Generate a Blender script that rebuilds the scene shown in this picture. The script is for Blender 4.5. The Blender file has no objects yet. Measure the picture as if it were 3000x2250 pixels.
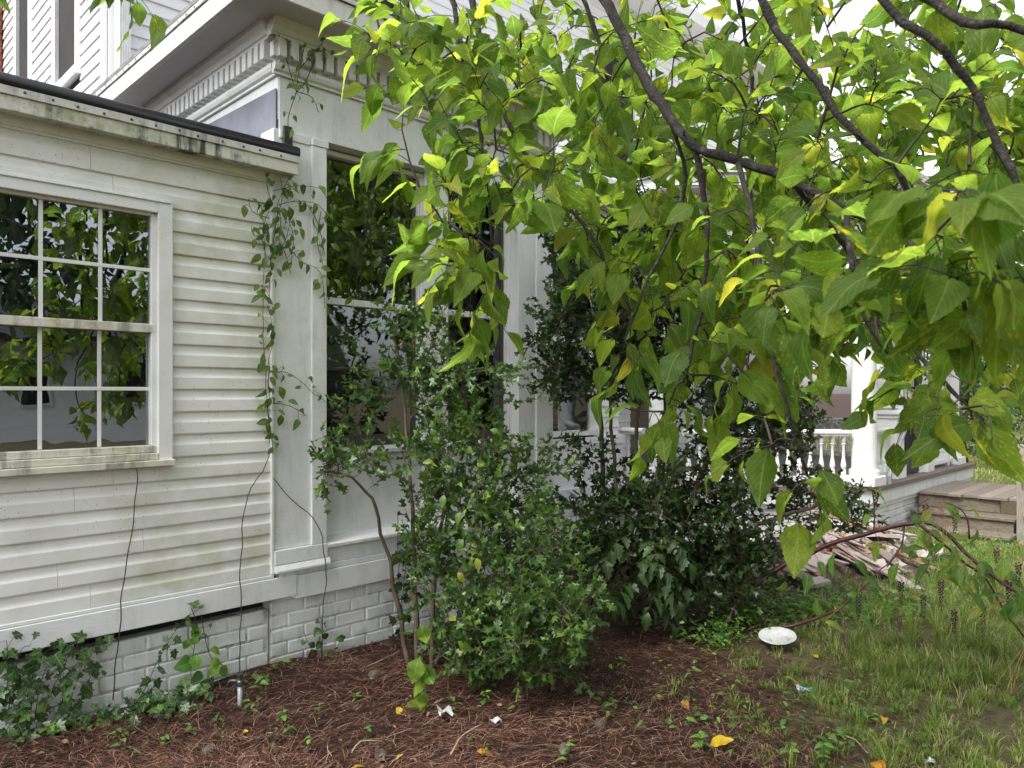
import bpy, math, random
import numpy as np
from mathutils import Matrix, Vector

R = math.radians
rng = np.random.default_rng(11)
random.seed(11)
SC = bpy.context.scene
COL = SC.collection

# ------------------------------------------------------------------ camera, sky, sun, exposure
# House axes: X runs along the house front, Y into the house, Z up.  The camera looks along (1, 1).
EYE = 1.6
FPX = 2200.0
HOR = 1150.0
cam_d = bpy.data.cameras.new('camera')
cam = bpy.data.objects.new('camera', cam_d)
COL.objects.link(cam)
cam.location = (0, 0, EYE)
cam.rotation_euler = (R(90), 0, R(-45))
cam_d.sensor_width = 36
cam_d.lens = 36 * FPX / 3000
cam_d.shift_y = (HOR - 1125) / 3000
cam_d.clip_start = 0.05
cam_d.clip_end = 2000
cam_d.dof.use_dof = True
cam_d.dof.focus_distance = 4.6
cam_d.dof.aperture_fstop = 6.5
SC.camera = cam

SUN_EL, SUN_AZ = R(56), R(278)      # azimuth of the sun, measured from +Y towards +X
w = bpy.data.worlds.new('World')
SC.world = w
w.use_nodes = True
wn = w.node_tree
wn.nodes.clear()
sky = wn.nodes.new('ShaderNodeTexSky')
sky.sky_type = 'NISHITA'
sky.sun_disc = False
sky.sun_elevation = SUN_EL
sky.sun_rotation = SUN_AZ
sky.air_density = 1.0
sky.dust_density = 3.0
sky.ozone_density = 1.0
hs = wn.nodes.new('ShaderNodeHueSaturation')
hs.inputs['Saturation'].default_value = 0.22
bg = wn.nodes.new('ShaderNodeBackground')
bg.inputs['Strength'].default_value = 0.15
wo = wn.nodes.new('ShaderNodeOutputWorld')
wn.links.new(sky.outputs[0], hs.inputs['Color'])
wn.links.new(hs.outputs[0], bg.inputs['Color'])
wn.links.new(bg.outputs[0], wo.inputs['Surface'])

sun_d = bpy.data.lights.new('sun', 'SUN')
sun_d.energy = 1.5
sun_d.angle = R(30)
sun_d.color = (1.0, 0.97, 0.92)
sun = bpy.data.objects.new('sun', sun_d)
COL.objects.link(sun)
sdir = Vector((math.sin(SUN_AZ) * math.cos(SUN_EL), math.cos(SUN_AZ) * math.cos(SUN_EL), math.sin(SUN_EL)))
sun.rotation_euler = sdir.to_track_quat('Z', 'Y').to_euler()
sun.location = (0, 0, 30)

SC.view_settings.view_transform = 'Standard'
SC.view_settings.look = 'None'
SC.view_settings.exposure = 1.62
SC.view_settings.gamma = 1.0
SC.cycles.use_denoising = True
SC.cycles.max_bounces = 8
SC.cycles.diffuse_bounces = 4
SC.cycles.transmission_bounces = 4
SC.cycles.transparent_max_bounces = 12
SC.cycles.caustics_reflective = False
SC.cycles.caustics_refractive = False
SC.cycles.sample_clamp_indirect = 6

# ------------------------------------------------------------------ survey helpers (real positions from measured bearings)
FW = np.array([math.sqrt(.5), math.sqrt(.5), 0.])
RT = np.array([math.sqrt(.5), -math.sqrt(.5), 0.])

def at(px, py, d):
    return FW * d + RT * (d * (px - 1500) / FPX) + np.array([0, 0, EYE + d * (HOR - py) / FPX])

def wallpt(px, py, Y):
    t = (px - 1500) / FPX
    X = Y * (1 + t) / (1 - t)
    d = (X + Y) * math.sqrt(.5)
    return np.array([X, Y, EYE + d * (HOR - py) / FPX])

def grd(px, py, z=0.0):
    d = (EYE - z) * FPX / (py - HOR)
    p = at(px, py, d)
    return np.array([p[0], p[1], z])

def toscreen(P):
    P = np.asarray(P)
    d = P @ FW
    l = P @ RT
    dd = np.maximum(d, .05)
    return 1500 + FPX * l / dd, HOR - FPX * (P[..., 2] - EYE) / dd, d

def norm(v):
    v = np.asarray(v, float)
    return v / np.maximum(np.linalg.norm(v, axis=-1, keepdims=True), 1e-9)

# ------------------------------------------------------------------ mesh building
def _box_template():
    idx = {}
    n = 0
    sg = []
    for sx in (-1, 1):
        for sy in (-1, 1):
            for sz in (-1, 1):
                for a in range(3):
                    idx[(sx, sy, sz, a)] = n
                    n += 1
                    sg.append((sx, sy, sz, a))
    F = []
    for a in range(3):
        b, c = [k for k in range(3) if k != a]
        for s in (-1, 1):
            q = []
            for sb, sc in ((-1, -1), (1, -1), (1, 1), (-1, 1)):
                k = [0, 0, 0]
                k[a], k[b], k[c] = s, sb, sc
                q.append(idx[(*k, a)])
            F.append(q)
    for c in range(3):
        a, b = [k for k in range(3) if k != c]
        for sa in (-1, 1):
            for sb in (-1, 1):
                q = []
                for sc, f in ((-1, a), (1, a), (1, b), (-1, b)):
                    k = [0, 0, 0]
                    k[a], k[b], k[c] = sa, sb, sc
                    q.append(idx[(*k, f)])
                F.append(q)
    for sx in (-1, 1):
        for sy in (-1, 1):
            for sz in (-1, 1):
                F.append([idx[(sx, sy, sz, a)] for a in range(3)])
    V = np.array([[s * (1 if a == k else .7) for k, s in enumerate((sx, sy, sz))] for sx, sy, sz, a in sg])
    out = []
    for f in F:
        p = V[f]
        nn = np.cross(p[1] - p[0], p[2] - p[0])
        out.append(f if nn @ p.mean(0) > 0 else f[::-1])
    return sg, out
_BSG, _BF = _box_template()

class MB:
    def __init__(s):
        s.v = []
        s.f = []
    def add(s, V, F):
        o = len(s.v)
        s.v.extend([tuple(map(float, p)) for p in V])
        s.f.extend([tuple(int(i) + o for i in f) for f in F])
        return s
    def obox(s, c, size, rot=None, b=.003, jit=0.0):
        h = np.array(size, float) / 2
        b = min(b, .45 * h.min() * 2 * .5 + 1e-5)
        V = np.array([[sg[k] * (h[k] if sg[3] == k else h[k] - b) for k in range(3)] for sg in _BSG])
        if jit:
            V = V + rng.normal(0, jit, V.shape)
        if rot is not None:
            V = V @ np.array(rot).T
        return s.add(V + np.array(c), _BF)
    def box(s, x0, x1, y0, y1, z0, z1, b=.003):
        return s.obox(((x0 + x1) / 2, (y0 + y1) / 2, (z0 + z1) / 2), (abs(x1 - x0), abs(y1 - y0), abs(z1 - z0)), None, b)
    def tube(s, P, rad, n=6, cap=True):
        P = np.asarray(P, float)
        rad = np.broadcast_to(np.asarray(rad, float), (len(P),))
        T = np.gradient(P, axis=0)
        T = norm(T)
        u = np.cross(T[0], [0.31, 0.2, 0.93])
        if np.linalg.norm(u) < .1:
            u = np.cross(T[0], [1, 0, 0])
        u = norm(u)
        ang = np.arange(n) * 2 * math.pi / n
        V = []
        for i in range(len(P)):
            u = norm(u - T[i] * (u @ T[i]))
            vv = np.cross(T[i], u)
            V.append(P[i] + rad[i] * (np.cos(ang)[:, None] * u + np.sin(ang)[:, None] * vv))
        F = []
        for i in range(len(P) - 1):
            for k in range(n):
                k2 = (k + 1) % n
                F.append((i * n + k, i * n + k2, (i + 1) * n + k2, (i + 1) * n + k))
        if cap:
            F.append(tuple(range(n))[::-1])
            F.append(tuple((len(P) - 1) * n + k for k in range(n)))
        return s.add(np.concatenate(V), F)
    def lathe(s, c, prof, n=16):
        ang = np.arange(n) * 2 * math.pi / n
        V = []
        for r, z in prof:
            for a in ang:
                V.append((c[0] + r * math.cos(a), c[1] + r * math.sin(a), c[2] + z))
        F = []
        m = len(prof)
        for i in range(m - 1):
            for k in range(n):
                k2 = (k + 1) % n
                F.append((i * n + k, i * n + k2, (i + 1) * n + k2, (i + 1) * n + k))
        F.append(tuple(range(n))[::-1])
        F.append(tuple((m - 1) * n + k for k in range(n)))
        return s.add(V, F)
    def mould(s, p0, p1, out, prof):
        """a profile of (outward, up) points swept straight from p0 to p1"""
        p0 = np.array(p0, float)
        p1 = np.array(p1, float)
        out = norm(np.array(out, float))
        V = [p0 + out * o + np.array([0, 0, z]) for o, z in prof] + [p1 + out * o + np.array([0, 0, z]) for o, z in prof]
        m = len(prof)
        F = [(k, (k + 1) % m, m + (k + 1) % m, m + k) for k in range(m)] + [tuple(range(m))[::-1], tuple(range(m, 2 * m))]
        A = sum(prof[k][0] * prof[(k + 1) % m][1] - prof[(k + 1) % m][0] * prof[k][1] for k in range(m))
        side = np.cross(out, [0, 0, 1]) @ (p1 - p0)
        if A * side < 0:
            F = [f[::-1] for f in F]
        return s.add(V, F)
    def mesh(s, name):
        me = bpy.data.meshes.new(name)
        me.from_pydata(s.v, [], s.f)
        me.update()
        return me

def link(name, me, mat=None, parent=None, smooth=False):
    o = bpy.data.objects.new(name, me)
    COL.objects.link(o)
    if mat is not None and len(me.materials) == 0:
        me.materials.append(mat)
    if smooth:
        me.shade_smooth()
    if parent is not None:
        o.parent = parent
        if parent.type == 'EMPTY':
            o.matrix_parent_inverse = Matrix.Translation(-Vector(parent.location))
    return o

def part(name, mb, mat, root, smooth=False):
    return link(name, mb.mesh(name), mat, root, smooth)

def tag(o, label=None, cat=None, group=None, kind=None):
    if label:
        o['label'] = label
    if cat:
        o['category'] = cat
    if group:
        o['group'] = group
    if kind:
        o['kind'] = kind
    return o

def thing(name, label, cat, loc, group=None):
    o = bpy.data.objects.new(name, None)
    o.empty_display_size = .1
    COL.objects.link(o)
    o.location = tuple(map(float, loc))
    return tag(o, label, cat, group)

def np_mesh(name, V, F, uv=None, rnd=None, smooth=True):
    """V (n,3), F (m,3) triangles, uv per vertex (n,2), rnd per vertex (n,)"""
    V = np.ascontiguousarray(V, np.float32)
    F = np.ascontiguousarray(F, np.int32)
    me = bpy.data.meshes.new(name)
    me.vertices.add(len(V))
    me.vertices.foreach_set('co', V.ravel())
    me.loops.add(F.size)
    me.loops.foreach_set('vertex_index', F.ravel())
    me.polygons.add(len(F))
    me.polygons.foreach_set('loop_start', np.arange(len(F), dtype=np.int32) * F.shape[1])
    if uv is not None:
        lay = me.uv_layers.new(name='UVMap')
        lay.data.foreach_set('uv', np.ascontiguousarray(uv[F.ravel()], np.float32).ravel())
    if rnd is not None:
        a = me.attributes.new('rnd', 'FLOAT', 'POINT')
        a.data.foreach_set('value', np.ascontiguousarray(rnd, np.float32))
    me.update(calc_edges=True)
    if smooth:
        me.shade_smooth()
    return me

# ------------------------------------------------------------------ materials
class NT:
    def __init__(s, name):
        s.m = bpy.data.materials.new(name)
        s.m.use_nodes = True
        s.t = s.m.node_tree
        s.t.nodes.clear()
        s.out = s.n('ShaderNodeOutputMaterial')
    def n(s, k, **kw):
        o = s.t.nodes.new(k)
        for a, b in kw.items():
            setattr(o, a, b)
        return o
    def l(s, a, b):
        s.t.links.new(a, b)
    def setin(s, sock, v):
        if hasattr(v, 'is_output') or isinstance(v, bpy.types.NodeSocket):
            s.l(v, sock)
        else:
            sock.default_value = v
    def math(s, op, a, b=None, c=None, clamp=False):
        o = s.n('ShaderNodeMath', operation=op, use_clamp=clamp)
        s.setin(o.inputs[0], a)
        if b is not None:
            s.setin(o.inputs[1], b)
        if c is not None:
            s.setin(o.inputs[2], c)
        return o.outputs[0]
    def pos(s, scale=(1, 1, 1)):
        g = s.n('ShaderNodeNewGeometry')
        m = s.n('ShaderNodeMapping')
        m.inputs['Scale'].default_value = scale
        s.l(g.outputs['Position'], m.inputs['Vector'])
        return m.outputs[0]
    def noise(s, vec, scale, detail=4, rough=.6, dist=0):
        o = s.n('ShaderNodeTexNoise')
        o.inputs['Scale'].default_value = scale
        o.inputs['Detail'].default_value = detail
        o.inputs['Roughness'].default_value = rough
        o.inputs['Distortion'].default_value = dist
        s.l(vec, o.inputs['Vector'])
        return o.outputs['Fac']
    def ramp(s, fac, stops):
        o = s.n('ShaderNodeValToRGB')
        e = o.color_ramp.elements
        while len(e) < len(stops):
            e.new(.5)
        for k, (p, c) in enumerate(stops):
            e[k].position = p
            c = (c, c, c) if not hasattr(c, '__len__') else c
            e[k].color = (*c, 1)
        s.l(fac, o.inputs['Fac'])
        return o.outputs['Color']
    def step(s, fac, lo, hi):
        o = s.n('ShaderNodeMapRange')
        o.inputs['From Min'].default_value = lo
        o.inputs['From Max'].default_value = hi
        s.l(fac, o.inputs['Value'])
        return o.outputs['Result']
    def mix(s, f, a, b, mode='MIX'):
        o = s.n('ShaderNodeMix', data_type='RGBA', blend_type=mode)
        s.setin(o.inputs[0], f)
        for k, v in ((6, a), (7, b)):
            if isinstance(v, (tuple, list)):
                v = (*v, 1) if len(v) == 3 else v
            s.setin(o.inputs[k], v)
        return o.outputs[2]
    def bump(s, h, strength=.3, dist=.01):
        o = s.n('ShaderNodeBump')
        o.inputs['Strength'].default_value = strength
        o.inputs['Distance'].default_value = dist
        s.l(h, o.inputs['Height'])
        return o.outputs['Normal']
    def pbsdf(s, col, rough=.6, spec=.4, normal=None, metal=0.0, **kw):
        p = s.n('ShaderNodeBsdfPrincipled')
        if isinstance(col, tuple):
            col = (*col, 1)
        s.setin(p.inputs['Base Color'], col)
        s.setin(p.inputs['Roughness'], rough)
        p.inputs['Specular IOR Level'].default_value = spec
        p.inputs['Metallic'].default_value = metal
        if normal is not None:
            s.l(normal, p.inputs['Normal'])
        return p.outputs[0]
    def done(s, sh):
        s.l(sh, s.out.inputs['Surface'])
        return s.m

def simple(name, stops, scale=6, stretch=(1, 1, 1), rough=.65, spec=.35, bscale=60, bstr=.2, bstretch=None, metal=0.0, objvar=0.0, detail=5, bdist=.004):
    t = NT(name)
    col = t.ramp(t.noise(t.pos(stretch), scale, detail), stops)
    if objvar:
        oi = t.n('ShaderNodeObjectInfo')
        hv = t.n('ShaderNodeHueSaturation')
        t.l(t.step(oi.outputs['Random'], 0, 1), hv.inputs['Value'])
        mr = t.n('ShaderNodeMapRange')
        mr.inputs['To Min'].default_value = 1 - objvar
        mr.inputs['To Max'].default_value = 1 + objvar
        t.l(oi.outputs['Random'], mr.inputs['Value'])
        t.l(mr.outputs[0], hv.inputs['Value'])
        t.l(col, hv.inputs['Color'])
        col = hv.outputs[0]
    nb = t.bump(t.noise(t.pos(bstretch or stretch), bscale, 4), bstr, bdist)
    return t.done(t.pbsdf(col, rough, spec, nb, metal))

def painted(name, base, grime=(.30, .31, .20), gamt=.5, gscale=1.6, speck=.5, grain=(3, 3, 60), bstr=.25, rough=.5, drip=0.0, dripcol=(.035, .035, .03), spec=.4, crack=0.0, under=(.28, .22, .16)):
    """weathered paint: algae patches, specks, drips and worn-through places"""
    t = NT(name)
    p = t.pos()
    n1 = t.noise(p, gscale, 5, .62)
    n2 = t.noise(p, gscale * 9, 4, .6)
    g = t.math('MULTIPLY', t.step(n1, .48, .70), t.step(n2, .32, .60))
    col = t.mix(t.math('MULTIPLY', g, gamt), base, grime)
    n3 = t.noise(t.pos((1, 1, 1)), 5, 3)
    col = t.mix(t.math('MULTIPLY', t.step(n3, .35, .75), .12), col, (base[0] * .62, base[1] * .62, base[2] * .60))
    if speck:
        v = t.n('ShaderNodeTexVoronoi')
        v.inputs['Scale'].default_value = 75
        t.l(p, v.inputs['Vector'])
        s1 = t.math('LESS_THAN', v.outputs['Distance'], .20)
        wn_ = t.n('ShaderNodeSeparateColor')
        t.l(v.outputs['Color'], wn_.inputs[0])
        s2 = t.math('GREATER_THAN', wn_.outputs[0], .80)
        s3 = t.step(t.noise(p, 2.2, 2), .46, .6)
        col = t.mix(t.math('MULTIPLY', t.math('MULTIPLY', s1, s2), t.math('MULTIPLY', s3, speck)), col, (.06, .06, .05))
    if drip:
        d1 = t.noise(t.pos((14, 14, 1.6)), 1.2, 5, .65)
        d2 = t.noise(p, 4.5, 5, .7)
        df = t.math('MULTIPLY', t.step(d1, .46, .60), t.step(d2, .43, .56))
        col = t.mix(t.math('MULTIPLY', df, drip), col, dripcol)
    h = t.noise(t.pos(grain), 6, 5, .65)
    if crack:
        cr = t.noise(t.pos(grain), 9, 6, .75)
        cf = t.step(cr, .60, .66)
        cm = t.step(t.noise(p, 3.1, 3), .45, .6)
        col = t.mix(t.math('MULTIPLY', t.math('MULTIPLY', cf, cm), crack), col, under)
    nb = t.bump(h, bstr, .004)
    r = t.math('ADD', t.math('MULTIPLY', n2, .25), rough - .12)
    return t.done(t.pbsdf(col, r, spec, nb))

def glassy(name, refl, tint=(.8, .86, .84), rough=.0, dirt=.12):
    t = NT(name)
    g = t.n('ShaderNodeBsdfGlossy')
    g.inputs['Color'].default_value = (.92, .96, 1, 1)
    g.inputs['Roughness'].default_value = rough
    nb = t.bump(t.noise(t.pos(), 2.5, 2), .12, .01)
    t.l(nb, g.inputs['Normal'])
    tr = t.n('ShaderNodeBsdfTransparent')
    tr.inputs['Color'].default_value = (*tint, 1)
    fr = t.n('ShaderNodeFresnel')
    fr.inputs['IOR'].default_value = 1.5
    f = t.math('ADD', fr.outputs[0], refl, clamp=True)
    mx = t.n('ShaderNodeMixShader')
    t.l(f, mx.inputs[0])
    t.l(tr.outputs[0], mx.inputs[1])
    t.l(g.outputs[0], mx.inputs[2])
    df = t.n('ShaderNodeBsdfDiffuse')
    df.inputs['Color'].default_value = (.5, .52, .5, 1)
    m2 = t.n('ShaderNodeMixShader')
    dn = t.math('MULTIPLY', t.step(t.noise(t.pos((6, 6, 1)), 3, 5), .5, .8), dirt)
    t.l(dn, m2.inputs[0])
    t.l(mx.outputs[0], m2.inputs[1])
    t.l(df.outputs[0], m2.inputs[2])
    return t.done(m2.outputs[0])

def leafmat(name, cols, transl=.45, tcol=None, rough=.45, spec=.5, veins=.5, spots=0.0, yellow=0.0, veinn=7, bstr=.3, coat=0.0):
    """cols: ramp over per-leaf random; veins and blight spots follow the leaf's own uv"""
    t = NT(name)
    at_ = t.n('ShaderNodeAttribute', attribute_name='rnd')
    oi = t.n('ShaderNodeObjectInfo')
    rnd = t.math('FRACT', t.math('ADD', at_.outputs['Fac'], oi.outputs['Random']))
    col = t.ramp(rnd, cols)
    uv = t.n('ShaderNodeUVMap')
    sp = t.n('ShaderNodeSeparateXYZ')
    t.l(uv.outputs[0], sp.inputs[0])
    au = t.math('ABSOLUTE', t.math('SUBTRACT', sp.outputs[0], .5))
    nv = t.n('ShaderNodeCombineXYZ')
    t.l(sp.outputs[0], nv.inputs[0])
    t.l(sp.outputs[1], nv.inputs[1])
    t.l(t.math('MULTIPLY', rnd, 61.7), nv.inputs[2])
    nvec = nv.outputs[0]
    # soft mottling
    mot = t.noise(nvec, 3.2, 4, .6)
    hv = t.n('ShaderNodeHueSaturation')
    mr = t.n('ShaderNodeMapRange')
    mr.inputs['From Min'].default_value = .3
    mr.inputs['From Max'].default_value = .7
    mr.inputs['To Min'].default_value = .78
    mr.inputs['To Max'].default_value = 1.22
    t.l(mot, mr.inputs['Value'])
    t.l(mr.outputs[0], hv.inputs['Value'])
    t.l(col, hv.inputs['Color'])
    col = hv.outputs[0]
    mid = t.step(au, .030, .012)
    sv = t.math('FRACT', t.math('SUBTRACT', t.math('MULTIPLY', sp.outputs[1], float(veinn)), t.math('MULTIPLY', au, veinn * 1.1)))
    side = t.math('MULTIPLY', t.step(t.math('ABSOLUTE', t.math('SUBTRACT', sv, .5)), .13, .03), t.step(au, .5, .30))
    vv = t.math('MAXIMUM', mid, t.math('MULTIPLY', side, .55))
    if veins:
        col = t.mix(t.math('MULTIPLY', vv, veins), col, (.36, .44, .14))
    if yellow:
        yf = t.math('MULTIPLY', t.step(t.noise(nvec, 4.0, 4, .6), .50, .68), t.step(t.math('FRACT', t.math('MULTIPLY', rnd, 7.3)), 1 - yellow, 1.0))
        col = t.mix(yf, col, (.52, .42, .03))
    if spots:
        vo = t.n('ShaderNodeTexVoronoi')
        vo.inputs['Scale'].default_value = 12.0
        t.l(nvec, vo.inputs['Vector'])
        sc_ = t.n('ShaderNodeSeparateColor')
        t.l(vo.outputs['Color'], sc_.inputs[0])
        on = t.math('MULTIPLY', t.math('GREATER_THAN', sc_.outputs[0], .55), t.step(t.math('FRACT', t.math('MULTIPLY', rnd, 13.7)), 1 - spots - .25, 1 - spots))
        halo = t.math('MULTIPLY', t.step(vo.outputs['Distance'], .42, .16), on)
        core = t.math('MULTIPLY', t.math('LESS_THAN', vo.outputs['Distance'], .15), on)
        col = t.mix(t.math('MULTIPLY', halo, .5), col, (.46, .40, .03))
        col = t.mix(core, col, (.14, .055, .012))
    nb = t.bump(t.math('ADD', t.math('MULTIPLY', vv, -.6), t.math('MULTIPLY', mot, .8)), bstr, .003)
    p = t.pbsdf(col, rough, spec, nb)
    tl = t.n('ShaderNodeBsdfTranslucent')
    tc = t.n('ShaderNodeHueSaturation')
    tc.inputs['Hue'].default_value = .492
    tc.inputs['Saturation'].default_value = 1.04
    tc.inputs['Value'].default_value = 2.9
    t.l(col, tc.inputs['Color'])
    t.l(tc.outputs[0], tl.inputs['Color'])
    t.l(nb, tl.inputs['Normal'])
    mx = t.n('ShaderNodeMixShader')
    mx.inputs[0].default_value = transl
    t.l(p, mx.inputs[1])
    t.l(tl.outputs[0], mx.inputs[2])
    return t.done(mx.outputs[0])

def attrmat(name, cols, rough=.7, transl=0.0, spec=.3):
    t = NT(name)
    at_ = t.n('ShaderNodeAttribute', attribute_name='rnd')
    oi = t.n('ShaderNodeObjectInfo')
    rnd = t.math('FRACT', t.math('ADD', at_.outputs['Fac'], oi.outputs['Random']))
    col = t.ramp(rnd, cols)
    p = t.pbsdf(col, rough, spec)
    if transl:
        tl = t.n('ShaderNodeBsdfTranslucent')
        t.l(col, tl.inputs['Color'])
        mx = t.n('ShaderNodeMixShader')
        mx.inputs[0].default_value = transl
        t.l(p, mx.inputs[1])
        t.l(tl.outputs[0], mx.inputs[2])
        p = mx.outputs[0]
    return t.done(p)

MAT = {}
MAT['vinyl'] = painted('vinyl_siding', (.80, .80, .78), grime=(.45, .47, .30), gamt=.75, gscale=.8, speck=.75, grain=(1.5, 1.5, 55), bstr=.16, rough=.42)
MAT['trim'] = painted('white_trim', (.78, .79, .78), grime=(.46, .46, .34), gamt=.4, gscale=1.2, speck=.6, grain=(5, 5, 5), bstr=.08, rough=.45)
MAT['sill'] = painted('mossy_sill', (.66, .65, .56), grime=(.33, .30, .12), gamt=.9, gscale=3, speck=.8, grain=(20, 20, 20), bstr=.25, drip=.5)
MAT['fascia'] = painted('stained_fascia', (.62, .62, .54), grime=(.27, .29, .13), gamt=.95, gscale=2.6, speck=.9, grain=(4, 4, 30), bstr=.3, drip=.95)
MAT['oldpaint'] = painted('old_white_paint', (.78, .79, .785), grime=(.42, .43, .33), gamt=.42, gscale=1.3, speck=.5, grain=(3, 3, 34), bstr=.35, drip=.12, crack=.35)
MAT['cracked'] = painted('cracked_paint', (.70, .69, .64), grime=(.38, .37, .22), gamt=.55, gscale=1.5, speck=.4, grain=(4, 4, 34), bstr=.9, drip=.2, crack=.95)
MAT['clap'] = painted('clapboard_paint', (.78, .78, .80), grime=(.5, .5, .48), gamt=.3, gscale=2, speck=.25, grain=(4, 4, 40), bstr=.4, crack=.3)
MAT['brickp'] = painted('painted_brick', (.80, .805, .80), grime=(.26, .29, .12), gamt=.45, gscale=3.2, speck=.5, grain=(22, 22, 22), bstr=.55, drip=.25, dripcol=(.10, .09, .05), rough=.6)
MAT['mortar'] = painted('painted_mortar', (.73, .73, .71), grime=(.07, .09, .025), gamt=1.0, gscale=3.4, speck=.6, grain=(40, 40, 40), bstr=.7, drip=.55, dripcol=(.03, .03, .02), rough=.75)
MAT['soffit'] = painted('soffit_paint', (.60, .57, .56), grime=(.40, .37, .33), gamt=.4, gscale=1.5, speck=.2, grain=(6, 6, 6), bstr=.15, rough=.6)
MAT['tin'] = simple('grey_flashing', [(.3, (.12, .125, .155)), (.7, (.19, .20, .24))], 4, rough=.6, spec=.3, bscale=5, bstr=.25, bdist=.02)
MAT['rubber'] = simple('black_roof_membrane', [(.3, (.012, .012, .014)), (.75, (.045, .045, .05))], 5, rough=.38, spec=.5, bscale=12, bstr=.3)
MAT['metal'] = painted('aluminium_strip', (.60, .60, .56), grime=(.25, .24, .16), gamt=.8, gscale=5, speck=.95, grain=(10, 10, 10), bstr=.1, drip=.5, rough=.35)
MAT['screw'] = simple('screw_head', [(.3, .05), (.7, .12)], 40, rough=.4, metal=.6)
MAT['dark'] = simple('shade_black', [(.3, (.012, .011, .011)), (.7, (.03, .028, .027))], 2, rough=.9)  # near-black colour standing in for the shade of unlit interiors and gaps
MAT['blind'] = simple('brown_blind', [(.3, (.030, .025, .024)), (.7, (.055, .045, .043))], 3, (1, 1, 12), rough=.85, bscale=10, bstr=.3)
MAT['curtain'] = simple('grey_curtain', [(.3, (.20, .19, .20)), (.7, (.32, .31, .32))], 3, (14, 14, .5), rough=.9, bscale=4, bstr=.5, bdist=.02)
MAT['glass1'] = glassy('annex_glass', .17, (.45, .52, .52), dirt=.10)
MAT['glass2'] = glassy('sunroom_glass', .05, (.72, .74, .72), dirt=.10)
MAT['redbrick'] = simple('red_brick', [(.3, (.30, .08, .045)), (.7, (.46, .16, .09))], 20, rough=.85, bscale=90, bstr=.5, objvar=.25)
MAT['rawmortar'] = simple('grey_mortar', [(.3, .34), (.7, .5)], 30, rough=.9, bscale=90, bstr=.5)
MAT['oldwood'] = simple('weathered_wood', [(.25, (.070, .055, .042)), (.5, (.155, .13, .10)), (.75, (.25, .215, .175))], 7, (3, 3, 22), rough=.8, bscale=10, bstr=.5, objvar=.18)
MAT['deckwood'] = simple('deck_boards', [(.25, (.11, .085, .068)), (.5, (.195, .16, .13)), (.75, (.28, .24, .205))], 6, (2, 26, 26), rough=.8, bscale=10, bstr=.4, objvar=.15)
MAT['darkwood'] = simple('dark_sash_wood', [(.3, (.035, .028, .024)), (.7, (.11, .09, .075))], 6, (25, 25, 2), rough=.8, bscale=9, bstr=.4)
MAT['greywood'] = simple('grey_post', [(.3, (.17, .15, .125)), (.7, (.33, .30, .26))], 6, (20, 20, 2), rough=.85, bscale=9, bstr=.5)
MAT['pipe'] = simple('galvanised_pipe', [(.3, (.20, .22, .24)), (.7, (.34, .36, .38))], 14, rough=.5, metal=.3)
MAT['blackdoor'] = simple('black_screen_door', [(.35, (.012, .012, .013)), (.62, (.035, .035, .036)), (.8, (.14, .13, .12))], 9, rough=.55, bscale=40, bstr=.4)
MAT['bark'] = simple('mulberry_bark', [(.3, (.010, .0085, .007)), (.55, (.026, .022, .018)), (.8, (.11, .10, .085))], 30, (1, 1, 1), rough=.85, bscale=110, bstr=1.0, bdist=.01)
MAT['twig'] = simple('thin_twigs', [(.3, (.014, .010, .008)), (.7, (.050, .036, .026))], 20, rough=.8, bscale=60, bstr=.3)
MAT['stem'] = simple('shrub_stem', [(.3, (.045, .033, .022)), (.55, (.10, .075, .05)), (.8, (.20, .17, .12))], 14, (1, 1, .5), rough=.85, bscale=60, bstr=.5)
MAT['vine'] = simple('vine_stem', [(.3, (.030, .020, .013)), (.7, (.075, .055, .035))], 25, rough=.75)
MAT['pokestem'] = simple('purple_stem', [(.3, (.040, .012, .014)), (.6, (.075, .020, .024)), (.8, (.12, .05, .042))], 9, rough=.4, spec=.5, bscale=30, bstr=.15)
MAT['poketwig'] = simple('pink_stalk', [(.3, (.26, .06, .08)), (.7, (.30, .20, .07))], 12, rough=.5)
MAT['berry'] = attrmat('pokeweed_berry', [(0, (.012, .006, .014)), (.55, (.022, .008, .02)), (.75, (.13, .018, .04)), (1, (.17, .16, .05))], rough=.22, spec=.6)
# ------------------------------------------------------------------ ground
def gz(X, Y):
    """height of the soil: level, a touch higher against the annex"""
    X = np.asarray(X, float)
    Y = np.asarray(Y, float)
    d = (X + Y) * .7071
    near = np.exp(-((Y - 3.9) / .5) ** 2) * (X < 2.4)
    bumps = .012 * np.sin(X * 3.1 + Y * 1.7) + .010 * np.sin(X * 1.3 - Y * 4.3 + 1) + .006 * np.sin(X * 9 + Y * 7)
    fade = np.exp(-np.maximum(d - 6, 0) / 4) * np.exp(-np.maximum(-d, 0) / 4)
    return (bumps + .05 * near) * fade

def grassiness(X, Y):
    """0 in the pine-straw bed along the house, 1 in the open lawn"""
    X = np.asarray(X, float)
    Y = np.asarray(Y, float)
    d = (X + Y) * .7071
    l = (X - Y) * .7071
    edge = .75 + .50 * (d - 3.3)
    edge = edge + .25 * np.sin(d * 2.3) + .12 * np.sin(d * 6.1 + 1)
    return np.clip((l - edge) / 1.1 + .35, 0, 1)

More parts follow.
